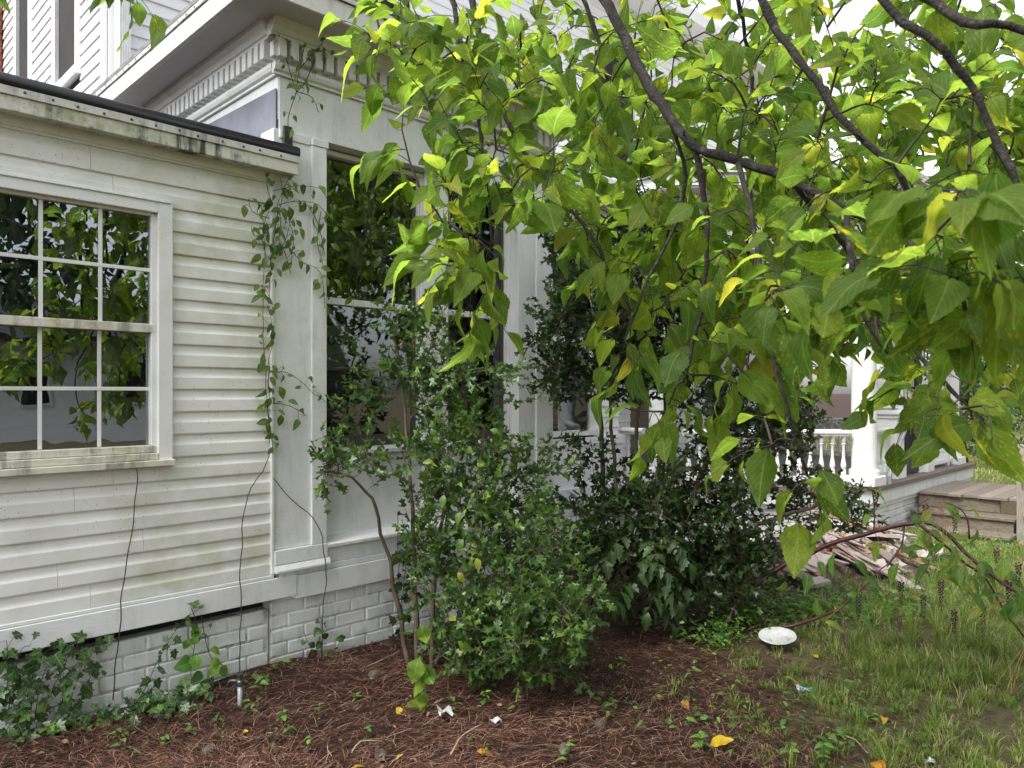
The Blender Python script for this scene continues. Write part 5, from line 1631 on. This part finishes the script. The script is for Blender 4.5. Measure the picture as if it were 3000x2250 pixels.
def chunk(p, r, th_, tilt):
    n = 9
    an = np.sort(rng.uniform(0, 6.28, n))
    rr = r * rng.uniform(.6, 1.15, n)
    X_, Y_ = norm(np.cross(tilt, [.3, 1, .1])), None
    tilt = norm(tilt)
    Y_ = np.cross(tilt, X_)
    top = [p + X_ * math.cos(t_) * q_ + Y_ * math.sin(t_) * q_ * .75 + tilt * th_ / 2 + rng.normal(0, .006, 3) for t_, q_ in zip(an, rr)]
    bot = [v_ - tilt * th_ for v_ in top]
    return MB().add(top + bot, [tuple(range(n)), tuple(range(n, 2 * n))[::-1]] + [(k, n + k, n + (k + 1) % n, (k + 1) % n) for k in range(n)])
for lab, p, r_, mt in (('large pinkish plaster slab on the right shoulder of the heap', (2580, 1632, 6.9), .20, 'plaster'), ('cracked plaster slab leaning low at the near side of the heap', (2375, 1690, 6.35), .18, 'plaster'), ('rough plaster lump sunk in the grass beyond the heap', (2720, 1655, 6.9), .15, 'plaster'),
                       ('small dull red painted scrap wedged between the boards', (2432, 1660, 6.55), .07, 'dullred'), ('pale plaster piece under the dark holly edge', (2300, 1612, 6.9), .14, 'plaster'), ('crumpled whitish sheet at the near foot of the heap', (2395, 1735, 5.95), .10, 'plaster'), ('broken plaster slab in the middle under the long plank', (2480, 1660, 6.75), .22, 'plaster'), ('flat plaster flake on the left slope of the heap', (2340, 1650, 6.7), .15, 'plaster'), ('grey plaster slab at the back of the heap near the bricks', (2620, 1640, 7.2), .18, 'plaster')):
    o = part('plaster_chunk', chunk(lift(at(*p)), r_ * 1.1, .03, UP + rng.normal(0, .35, 3) - FW * .25), MAT[mt], None)
    tag(o, lab, 'plaster', 'plaster chunks heaped beside the porch')
for k in range(30):
    u_ = rng.normal(0, .5, 2)
    p = lift(at(2470 + 170 * u_[0], 1660 + 70 * u_[1], 6.75 - .5 * u_[1]))
    o = part('rubble_piece', chunk(p, rng.uniform(.04, .10), rng.uniform(.03, .07), UP + rng.normal(0, .6, 3)), MAT[['plaster', 'dullred', 'board_pink', 'plaster'][k % 4]], None)
    tag(o, ['small pale plaster lump loose in the heap beside the porch', 'small dull red brick piece loose in the heap beside the porch', 'small flaking painted scrap loose in the heap beside the porch', 'small pale plaster lump loose in the heap beside the porch'][k % 4], 'rubble', 'rubble pieces in the heap')
# earth and splinters under the heap
hv, hf = [], []
C0 = at(2480, 1700, 6.75) * [1, 1, 0]
g_ = np.linspace(-1.25, 1.25, 34)
XX, YY = np.meshgrid(g_, g_, indexing='ij')
ZZ = .22 * np.exp(-((XX / .75) ** 2 + (YY / .62) ** 2)) * (1 + .25 * np.sin(XX * 9) * np.cos(YY * 11)) + rng.normal(0, .008, XX.shape) - .03
q = (np.arange(33)[:, None] * 34 + np.arange(33)).ravel()
me = np_mesh('rubble', np.stack([XX + C0[0], YY + C0[1], ZZ], -1).reshape(-1, 3), np.concatenate([np.stack([q, q + 34, q + 35], 1), np.stack([q, q + 35, q + 1], 1)]))
tag(link('rubble', me, simple('rubble_dirt', [(.3, (.025, .015, .012)), (.5, (.07, .045, .035)), (.7, (.22, .16, .145))], 22, rough=.9, bscale=50, bstr=.9)), 'low mound of splinters and dirt under the broken boards', 'rubble', kind='stuff')

# ------------------------------------------------------------------ litter on the ground
MAT['white_plastic'] = painted('dirty_white_plastic', (.56, .57, .56), grime=(.20, .19, .14), gamt=.75, gscale=11, speck=.9, grain=(20, 20, 20), drip=.35, bstr=.1, rough=.4)
lid = thing('plate', 'dirty white round plastic plate lying tilted at the edge of the grass', 'plate', grd(2278, 1890))
o = part('disc', MB().lathe((0, 0, 0), [(.02, .004), (.068, .004), (.082, .010), (.094, .014), (.112, .018), (.115, .020), (.115, .024), (.110, .023), (.094, .019), (.08, .015), (.072, .009), (.02, .009)], 40), MAT['white_plastic'], lid, True)
o.matrix_parent_inverse = Matrix.Identity(4)
o.rotation_euler = (Matrix.Rotation(R(9), 3, Vector(RT)) @ Matrix.Rotation(R(-6), 3, Vector(FW))).to_euler()
o.location = (0, 0, .04)
MAT['scrap'] = painted('grubby_paper', (.40, .41, .41), grime=(.15, .14, .11), gamt=.8, gscale=14, speck=.9, grain=(20, 20, 20), bstr=.2)
def scrap(name, label, cat, px, py, r_, mat, h=.03):
    p = grd(px, py, .01)
    n = 8
    g2 = np.linspace(-1, 1, 5)
    V = []
    an = rng.uniform(0, 3)
    for a in g2:
        for b in g2:
            q_ = RT * (a * math.cos(an) - b * math.sin(an)) * r_ + FW * (a * math.sin(an) + b * math.cos(an)) * r_ * .8
            V.append(p + q_ + rng.normal(0, r_ * .12, 3) + UP * (h * (.5 + .5 * math.sin(a * 2.5 + b * 3.1 + an)) + .012))
    F = [(i * 5 + j, (i + 1) * 5 + j, (i + 1) * 5 + j + 1, i * 5 + j + 1) for i in range(4) for j in range(4) if (i, j) not in ((0, 0), (3, 0))]
    mb = MB().add(V, F)
    o = part(name, mb, mat, None)
    sm = o.modifiers.new('thick', 'SOLIDIFY')
    sm.thickness = .0012
    tag(o, label, cat)
scrap('crumpled_paper', 'crumpled grey-white plastic scrap on the pine straw before the holly', 'litter', 1308, 2100, .038, MAT['scrap'], .035)
scrap('paper_scrap', 'small torn white paper beside a yellow leaf on the pine straw', 'litter', 1455, 2122, .026, MAT['scrap'], .02)
scrap('candy_wrapper', 'crumpled blue and white wrapper where pine straw meets grass', 'litter', 2360, 2032, .036, simple('blue_wrapper', [(.42, (.68, .70, .72)), (.5, (.10, .30, .42)), (.6, (.62, .50, .52))], 16, rough=.4), .03)
scrap('paper_scrap', 'tiny white scrap of paper among short grass blades', 'litter', 2725, 2240, .024, MAT['white_plastic'], .015)
# little water pipe with its brass valve
vp = thing('water_pipe', 'short grey water pipe with a dark valve standing against the annex foundation', 'pipe', grd(700, 2080))
pb = grd(703, 2085)
part('pipe', MB().tube([pb - UP * .1, pb + UP * .13], .012, 10), MAT['pipe'], vp, True)
part('valve', MB().lathe((pb[0], pb[1], .13), [(.015, 0), (.018, .008), (.018, .024), (.013, .03), (.013, .045), (.017, .05), (.017, .06)], 12), MAT['screw'], vp)
part('tap', MB().tube([pb + UP * .155, pb + UP * .155 - RT * .05, pb + UP * .13 - RT * .06], .009, 8), MAT['screw'], vp, True)

# fallen yellow leaves, each one
ym = proto_mesh('fallen_leaf', P_MUL[:3], MAT['yleaf'])
ylabs = {0: 'bright yellow fallen leaf curled on the pine straw', 1: 'yellow fallen leaf lying in the short grass'}
for i, (a, b, s_, g) in enumerate([(725, 2152, .05, 0), (1400, 2192, .065, 0), (1065, 2232, .06, 0), (2085, 2182, .09, 0), (2000, 2066, .05, 0), (1170, 2070, .045, 0), (2590, 2112, .055, 1), (2588, 2182, .06, 1), (2560, 2238, .075, 1), (2328, 1986, .06, 1), (2395, 1915, .05, 1), (2595, 1902, .05, 1), (1650, 2070, .03, 0), (1935, 1945, .035, 0), (490, 2236, .05, 0), (2660, 1820, .05, 1), (1178, 2195, .035, 0), (980, 1910, .06, 0), (2570, 1890, .04, 1)]):
    o = bpy.data.objects.new('fallen_leaf', random.choice(ym))
    COL.objects.link(o)
    p = grd(a, b, .02)
    o.location = (p[0], p[1], float(gz(p[0], p[1])) + .022)
    o.rotation_euler = (rng.uniform(-.5, .5), rng.uniform(-.5, .5), rng.uniform(0, 6.28))
    o.scale = (s_ * 1.1,) * 3
    tag(o, ylabs[g], 'leaf', 'yellow leaves fallen on the pine straw' if g == 0 else 'yellow leaves fallen in the grass')
# pine cones
cone = MB()
for k in range(60):
    f = k / 60
    an = k * 2.39996
    r_ = .017 * math.sin(math.pi * (.12 + .80 * f)) + .003
    cn = np.array([math.cos(an) * r_ * .8, math.sin(an) * r_ * .8, f * .055])
    o1 = np.array([math.cos(an), math.sin(an), .25])
    s1 = np.array([-math.sin(an), math.cos(an), 0])
    cone.add([cn + s1 * .006, cn - s1 * .006, cn + o1 * .009 - s1 * .004, cn + o1 * .010 + UP * .002, cn + o1 * .009 + s1 * .004], [(0, 1, 2, 3, 4)])
cone.lathe((0, 0, 0), [(.004, 0), (.011, .02), (.011, .035), (.003, .056)], 8)
cm = cone.mesh('pine_cone')
cm.materials.append(simple('pine_cone_scales', [(.3, (.06, .04, .03)), (.7, (.22, .18, .15))], 60, rough=.8))
for a, b in ((1115, 2205), (1768, 2155), (596, 2236), (1660, 2205), (1105, 2010)):
    o = bpy.data.objects.new('pine_cone', cm)
    COL.objects.link(o)
    p = grd(a, b)
    o.location = (p[0], p[1], float(gz(p[0], p[1])) + .024)
    o.rotation_euler = (R(80), rng.uniform(-.3, .3), rng.uniform(0, 6.28))
    tag(o, 'small open grey-brown pine cone lying on the pine straw', 'pine cone', 'pine cones on the pine straw')
# dead twigs
for a, b, c_, d_, lab in ((1320, 2210, 1410, 2135, 'bent pale twig beside the yellow leaf on the pine straw'), (1030, 2205, 1110, 2180, 'short straight pale twig on the pine straw'), (2440, 2150, 2540, 2215, 'grey twig lying in the thin grass'), (1075, 1952, 1170, 1915, 'pale bare stick lying under the holly')):
    p, q_ = grd(a, b, .02), grd(c_, d_, .02)
    o = part('fallen_twig', MB().tube(curve([p, (p + q_) / 2 + rng.normal(0, .02, 3) * [1, 1, .2] + UP * .02, q_ + UP * .015], .03, .003), [.003] * len(curve([p, (p + q_) / 2, q_ + UP * .015], .03)) if False else .0032, 5), simple('pale_twig', [(.3, (.20, .15, .10)), (.7, (.36, .30, .22))], 20, rough=.8), None, True)
    tag(o, lab, 'twig')

# seedlings poking through the straw
for i, (a, b, s_) in enumerate([(350, 2220, .055), (385, 2235, .05), (640, 2130, .035), (900, 2200, .03), (800, 2180, .045), (830, 2120, .05), (845, 2160, .04), (930, 2080, .035), (760, 2060, .06), (730, 2100, .06), (780, 2030, .06), (1045, 2060, .035), (1080, 2155, .03), (1330, 2090, .04), (1420, 2075, .05), (1450, 2040, .04), (1560, 2020, .035), (1590, 1985, .04), (1640, 1990, .05), (1790, 2090, .045), (1780, 2110, .05), (1660, 2240, .05), (1420, 2210, .025), (1830, 1960, .04), (1800, 1790, .05), (1830, 1770, .05), (1870, 1830, .05), (1940, 1850, .06), (2010, 1880, .05), (2040, 1860, .06), (2090, 1900, .05), (650, 2180, .03), (1930, 2035, .04), (340, 2180, .04), (620, 1960, .05), (680, 1985, .06), (735, 1960, .06), (800, 1960, .05), (2050, 2200, .05), (2180, 1960, .05), (2440, 2220, .07), (2410, 2250, .06), (2150, 2030, .05), (470, 2190, .04), (560, 2160, .035)]):
    p = grd(a, b)
    p[1] = min(p[1], 3.86) if p[0] < 2.1 else p[1]
    sd = thing('seedling', 'small green seedling sprouting through the pine straw', 'seedling', (p[0], p[1], 0), 'seedlings in the pine straw')
    tp = p + rng.normal(0, .012, 3) * [1, 1, 0] + UP * s_ * rng.uniform(1.1, 1.9)
    c = curve([p - UP * .01, (p + tp) / 2 + rng.normal(0, .006, 3), tp], .02)
    part('stem', MB().tube(c, .0014, 4), MAT['vine'], sd, True)
    m_ = int(rng.integers(4, 9))
    PP, TT, NN, SS = [], [], [], []
    for k in range(m_):
        an = k * 2.4 + i
        f = .35 + .65 * k / m_
        PP.append(c[min(len(c) - 1, int(f * len(c)))])
        TT.append(norm(np.array([math.cos(an), math.sin(an), rng.uniform(-.2, .5)])))
        NN.append(UP + rng.normal(0, .3, 3))
        SS.append(s_ * rng.uniform(.6, 1.1))
    leaf_objects('leaf', 'seedling_leaf', P_OV, np.array(PP), np.array(TT), np.array(NN), np.array(SS), MAT['seed'], sd)

# ------------------------------------------------------------------ pine straw, dead leaf bits and grass
def fan(n, dmin, dmax, lo, hi, power=1.0):
    d_ = dmin + (dmax - dmin) * rng.random(n) ** power
    l_ = d_ * rng.uniform(lo, hi, n)
    return FW * d_[:, None] + RT * l_[:, None]

def needles(n):
    P = fan(n, 2.9, 7.5, -.80, .62, 1.5)
    keep = (P[:, 1] < 3.98) & (rng.random(len(P)) > grassiness(P[:, 0], P[:, 1]) * .82)
    # drifts: straw lies thicker in places
    dr = np.sin(P[:, 0] * 5.1 + P[:, 1] * 2.3) + np.sin(P[:, 0] * 2.2 - P[:, 1] * 6.3)
    keep &= rng.random(len(P)) < (.72 + .2 * dr)
    P = P[keep]
    n = len(P)
    base = gz(P[:, 0], P[:, 1])
    an = rng.uniform(0, 2 * math.pi, n) * .7 + np.sin(P[:, 0] * 1.9) * 1.2
    L = rng.uniform(.04, .13, n)
    u = np.stack([np.cos(an), np.sin(an), rng.normal(0, .13, n)], 1)
    s_ = np.stack([-np.sin(an), np.cos(an), np.zeros(n)], 1) * ((rng.uniform(.0005, .0010, n) * (1 + .5 * (rng.random(n) < .12)))[:, None])
    c = np.stack([P[:, 0], P[:, 1], base + rng.random(n) ** 2 * .030 + .004], 1)
    bend = s_ / np.linalg.norm(s_, axis=1, keepdims=True) * (rng.normal(0, .045, n) * L)[:, None]
    a = c - u * L[:, None] / 2
    b = c + u * L[:, None] / 2
    m = c + bend + np.array([0, 0, .004])
    V = np.stack([a - s_, a + s_, m - s_, m + s_, b - s_ * .5, b + s_ * .5], 1)
    F = np.array([(0, 1, 3), (0, 3, 2), (2, 3, 5), (2, 5, 4)])
    return V.reshape(-1, 3), (F[None] + (np.arange(n) * 6)[:, None, None]).reshape(-1, 3), np.repeat(np.clip(.82 * rng.random(n) + .18 * np.clip(.5 + .5 * np.sin(c[:, 0] * 3.3 + 2 * np.sin(c[:, 1] * 2.1)), 0, 1) - .04, 0, .999), 6)
V, F, Rn = needles(150000)
MAT['straw'] = attrmat('pine_needles', [(0, (.012, .006, .005)), (.40, (.042, .017, .011)), (.68, (.105, .044, .028)), (.87, (.23, .11, .074)), (1, (.42, .29, .21))], rough=.6, spec=.35)
tag(link('pine_straw', np_mesh('pine_straw', V, F, None, Rn, False), MAT['straw']), 'reddish-brown pine straw covering the bed along the house', 'pine straw', kind='stuff')
P = fan(5200, 2.9, 7.5, -.80, .62, 1.4)
P = P[(P[:, 1] < 3.95) & (rng.random(len(P)) > grassiness(P[:, 0], P[:, 1]) * .75)]
P[:, 2] = gz(P[:, 0], P[:, 1]) + rng.uniform(.006, .032, len(P))
n = len(P)
an = rng.uniform(0, 6.28, n)
tag(scatter('dead_leaves', P_TINY, P, np.stack([np.cos(an), np.sin(an), rng.normal(0, .25, n)], 1), UP + rng.normal(0, .4, (n, 3)), rng.uniform(.010, .038, n), MAT['dead'], None), 'brown dead leaf bits scattered through the pine straw', 'dead leaves', kind='stuff')

def blades(n, dmin, dmax, lo, hi, hfun, wid, power, pick, per=0):
    P = fan(n, dmin, dmax, lo, hi, power)
    P = P[(rng.random(len(P)) < pick(P))]
    n = len(P)
    out = rng.uniform(0, 6.28, n)
    th = np.ones(n)
    if per:          # tufts: blades rise together from one crown and arch outwards
        cnt = rng.integers(per // 3, per * 2, n)
        ids = np.repeat(np.arange(n), cnt)
        n = len(ids)
        out = rng.uniform(0, 6.28, n)
        rad = np.abs(rng.normal(0, .022, n)) * rng.uniform(.5, 1.6, len(P))[ids]
        th = rng.uniform(.55, 1.35, len(P))[ids]
        P = P[ids] + np.stack([np.cos(out), np.sin(out), np.zeros(n)], 1) * rad[:, None]
        out = out + rng.normal(0, .7, n)
        tuft_r = rng.random(ids[-1] + 1)[ids]
    z = gz(P[:, 0], P[:, 1])
    h = hfun(P) * rng.uniform(.45, 1.25, n) * th
    lean = np.stack([np.cos(out), np.sin(out), np.zeros(n)], 1) * (h * rng.uniform(.2, 1.0, n))[:, None]
    sa = out + rng.normal(1.57, .5, n)
    w_ = np.stack([np.cos(sa), np.sin(sa), np.zeros(n)], 1) * (wid * rng.uniform(.6, 1.5, n))[:, None]
    b = np.stack([P[:, 0], P[:, 1], z - .004], 1)
    m1 = b + lean * .22 + UP * (h * .5)[:, None]
    m2 = b + lean * .62 + UP * (h * .85)[:, None]
    t_ = b + lean * 1.1 + UP * (h * (1.0 - .3 * rng.random(n)))[:, None]
    V = np.stack([b - w_, b + w_, m1 - w_ * .9, m1 + w_ * .9, m2 - w_ * .6, m2 + w_ * .6, t_], 1)
    F = np.array([(0, 1, 3), (0, 3, 2), (2, 3, 5), (2, 5, 4), (4, 5, 6)])
    rn = rng.random(n)
    if per:
        rn = np.clip(.55 * tuft_r + .45 * rn, 0, .999)
    return V.reshape(-1, 3), (F[None] + (np.arange(n) * 7)[:, None, None]).reshape(-1, 3), np.repeat(rn, 7)
MAT['grass'] = attrmat('grass_blade', [(0, (.12, .19, .03)), (.40, (.21, .30, .05)), (.75, (.30, .39, .075)), (.90, (.42, .44, .15)), (1, (.55, .48, .28))], rough=.5, transl=.45, spec=.4)
def lush(P):
    g = grassiness(P[:, 0], P[:, 1])
    d_ = P @ FW
    l_ = P @ RT
    pat = .5 + .25 * np.sin(P[:, 0] * 2.3 + 1) * np.sin(P[:, 1] * 2.9 + .5) + .35 * np.sin(P[:, 0] * 7.1 + 2 * np.sin(P[:, 1] * 3)) * np.sin(P[:, 1] * 8.3 + 2 * np.sin(P[:, 0] * 2.5))
    pat = np.clip(pat, 0, 1) ** 1.6
    return g, np.clip((l_ - 1.2) / 1.6, 0, 1) * np.clip((d_ - 3.3) / 1.2, 0, 1), pat
def pick1(P):
    g, lu, pat = lush(P)
    pad = ((P[:, 1] > 2.9) & (P[:, 0] > 6.5)) | (P[:, 1] > 3.95)
    st_ = (P[:, 0] > 9.1) & (P[:, 1] > 1.83)
    return np.where(pad | st_, 0, np.clip(g ** 1.3 * (.04 + .50 * lu + .70 * pat * (.35 + .65 * (np.sin(P[:, 0] * 1.7 + 1.3 * np.sin(P[:, 1] * 1.1)) > -.2))), 0, 1))
V, F, Rn = blades(9000, 3.0, 11.0, -.25, .74, lambda P: .035 + .085 * lush(P)[1] + .035 * lush(P)[2], .0017, 1.7, pick1, 22)
tag(link('grass', np_mesh('grass', V, F, None, Rn), MAT['grass']), 'uneven green grass growing from the pine straw to the wooden steps', 'grass', kind='stuff')
V, F, Rn = blades(40000, 11.0, 32.0, .30, .95, lambda P: np.full(len(P), .10), .006, 1.3, lambda P: np.where(((P[:, 1] > 2.8) & (P[:, 0] < 12.3)), 0, .9))
tag(link('lawn_grass', np_mesh('lawn_grass', V, F, None, Rn), MAT['grass']), 'open sunlit lawn beyond the porch and steps', 'grass', kind='stuff')

# broad-leaved weeds between the holly, the plate and the heap
WP = []
for cx, cy, rx, ry, n in ((2200, 1800, 130, 60, 800), (2380, 1790, 130, 45, 700), (2560, 1800, 150, 50, 500), (2850, 1690, 130, 50, 800), (2100, 1880, 90, 40, 300), (2780, 1620, 90, 40, 300), (2650, 1800, 200, 50, 500), (2900, 1640, 90, 40, 400), (2500, 2100, 350, 160, 350), (2000, 2050, 300, 120, 160)):
    u = rng.normal(0, .5, (n, 2))
    for a, b in u:
        if cy + b * ry > 1560:
            p = grd(cx + a * rx, cy + b * ry)
            p[2] = abs(rng.normal(0, .07 if cy < 2000 else .025)) + .01
            WP.append(p)
WP = np.array(WP)
n = len(WP)
an = rng.uniform(0, 6.28, n)
tag(scatter('low_weeds', P_OV, WP, np.stack([np.cos(an), np.sin(an), rng.uniform(-.3, .5, n)], 1), UP + rng.normal(0, .4, (n, 3)), rng.uniform(.018, .05, n), MAT['seed'], None), 'low broad-leaved weeds around the plate, heap and steps', 'weeds', kind='stuff')

# ------------------------------------------------------------------ trees beyond the porch and across the yard
def far_tree(name, label, base, h, r, trunk, n, leaf, mat, low=.15, clumps=34, group=None, sq=1.0):
    base = np.array(base, float)
    rt = thing(name, label, 'tree', base, group)
    top = base + UP * h * .8
    c = curve([base - UP * .2, base + UP * h * .35 + rng.normal(0, .15, 3) * [1, 1, 0], top], .4, .03)
    part('trunk', MB().tube(c, np.linspace(trunk, trunk * .25, len(c)), 9), MAT['bark'], rt, True)
    cen = []
    for k in range(clumps):
        u = norm(rng.normal(0, 1, 3))
        q_ = u * np.array([r, r, h * (1 - low) / 2 * sq]) * rng.uniform(.45, .95)
        cen.append(base + UP * h * (low + (1 - low) / 2) + q_)
    cen = np.array(cen)
    for k in range(6):
        j = int(rng.integers(len(cen)))
        st_ = c[int(len(c) * rng.uniform(.3, .8))]
        cc = curve([st_, (st_ + cen[j]) / 2 + UP * .2, cen[j]], .3, .03)
        part('limb', MB().tube(cc, np.linspace(trunk * .4, .02, len(cc)), 6), MAT['bark'], rt, True)
    j = rng.integers(len(cen), size=n)
    u = norm(rng.normal(0, 1, (n, 3)))
    cr = rng.uniform(.22, .42, len(cen)) * r
    P = cen[j] + u * (cr[j] * rng.random(n) ** .45)[:, None] * [1, 1, .75]
    P[:, 2] = np.maximum(P[:, 2], .05)
    crown = scatter('crown', P_TINY, P, norm(u * .5 + rng.normal(0, .5, (n, 3)) - UP * .25), UP + u * .5 + rng.normal(0, .5, (n, 3)), leaf * rng.uniform(.6, 1.3, n), mat, rt)
    return rt
def gp(px, d_):
    p = at(px, HOR, d_)
    return (p[0], p[1], 0)
far_tree('evergreen_tree', 'rounded dark glossy evergreen bush behind the far porch column', gp(2935, 19), 4.6, 2.0, .12, 9000, .11, MAT['fardark'], .02, 40)
far_tree('lawn_tree', 'tall pale green tree rising beyond the dark evergreen bush', gp(3040, 30), 10, 4.5, .25, 9000, .20, MAT['far'], .1, 40)
far_tree('lawn_tree', 'pale leafy tree seen between the porch columns', gp(2730, 30), 9, 4.2, .25, 8000, .20, MAT['far'], .08, 36)
far_tree('lawn_tree', 'broad pale green tree showing above the porch roof', gp(2330, 34), 13, 5.0, .3, 7000, .24, MAT['far'], .25, 36)
far_tree('low_bush', 'low leafy bush on the lawn edge past the porch corner', gp(2830, 16.5), 1.6, 1.2, .05, 3000, .08, MAT['fardark'], .0, 20)
far_tree('low_bush', 'light green bush at the lawn edge beside the dark evergreen', gp(3010, 23), 2.6, 2.0, .06, 4000, .10, MAT['far'], .0, 22)
# across the yard, behind the photographer: what the window panes mirror
for i, (X_, Y_, h, r, mt) in enumerate(((-4, -9, 11, 4.0, 'fardark'), (2.5, -12, 12, 4.2, 'fardark'), (8.5, -10.5, 11, 4.0, 'far'), (14.5, -10, 12, 4.4, 'fardark'), (21, -9, 11, 4.2, 'far'))):
    far_tree('yard_tree', ['dark pine-like tree across the yard at the annex end', 'tall dark tree across the yard facing the annex window', 'lighter leafy tree across the yard facing the sunroom', 'broad dark tree across the yard facing the porch corner', 'leafy pale tree across the yard past the steps'][i], (X_, Y_, 0), h, r, .28, 5500, .34, MAT[mt], .22, 34)
ng = thing('neighbour_house', 'low white house across the yard mirrored in the annex window', 'house', (6, -19, 0))
part('wall', MB().box(1.0, 11.0, -19.2, -19.0, .5, 3.2), MAT['clap'], ng)
part('base', MB().box(1.0, 11.0, -19.18, -18.99, -.1, .49), MAT['clap'], ng)
part('roof', MB().mould((.5, -20.5, 3.2), (11.5, -20.5, 3.2), (0, 1, 0), [(-3, 0), (2.0, 0), (2.0, .15), (-.5, 1.5), (-3, .15)]), MAT['rubber'], ng)
for xx in (2.5, 5.5, 8.5):
    f = part('window', MB().box(xx, xx + 1.0, -18.99, -18.95, 1.2, 2.7), MAT['trim'], ng)
    part('pane', MB().box(xx + .1, xx + .9, -18.949, -18.945, 1.3, 2.6, .001), MAT['dark'], f)
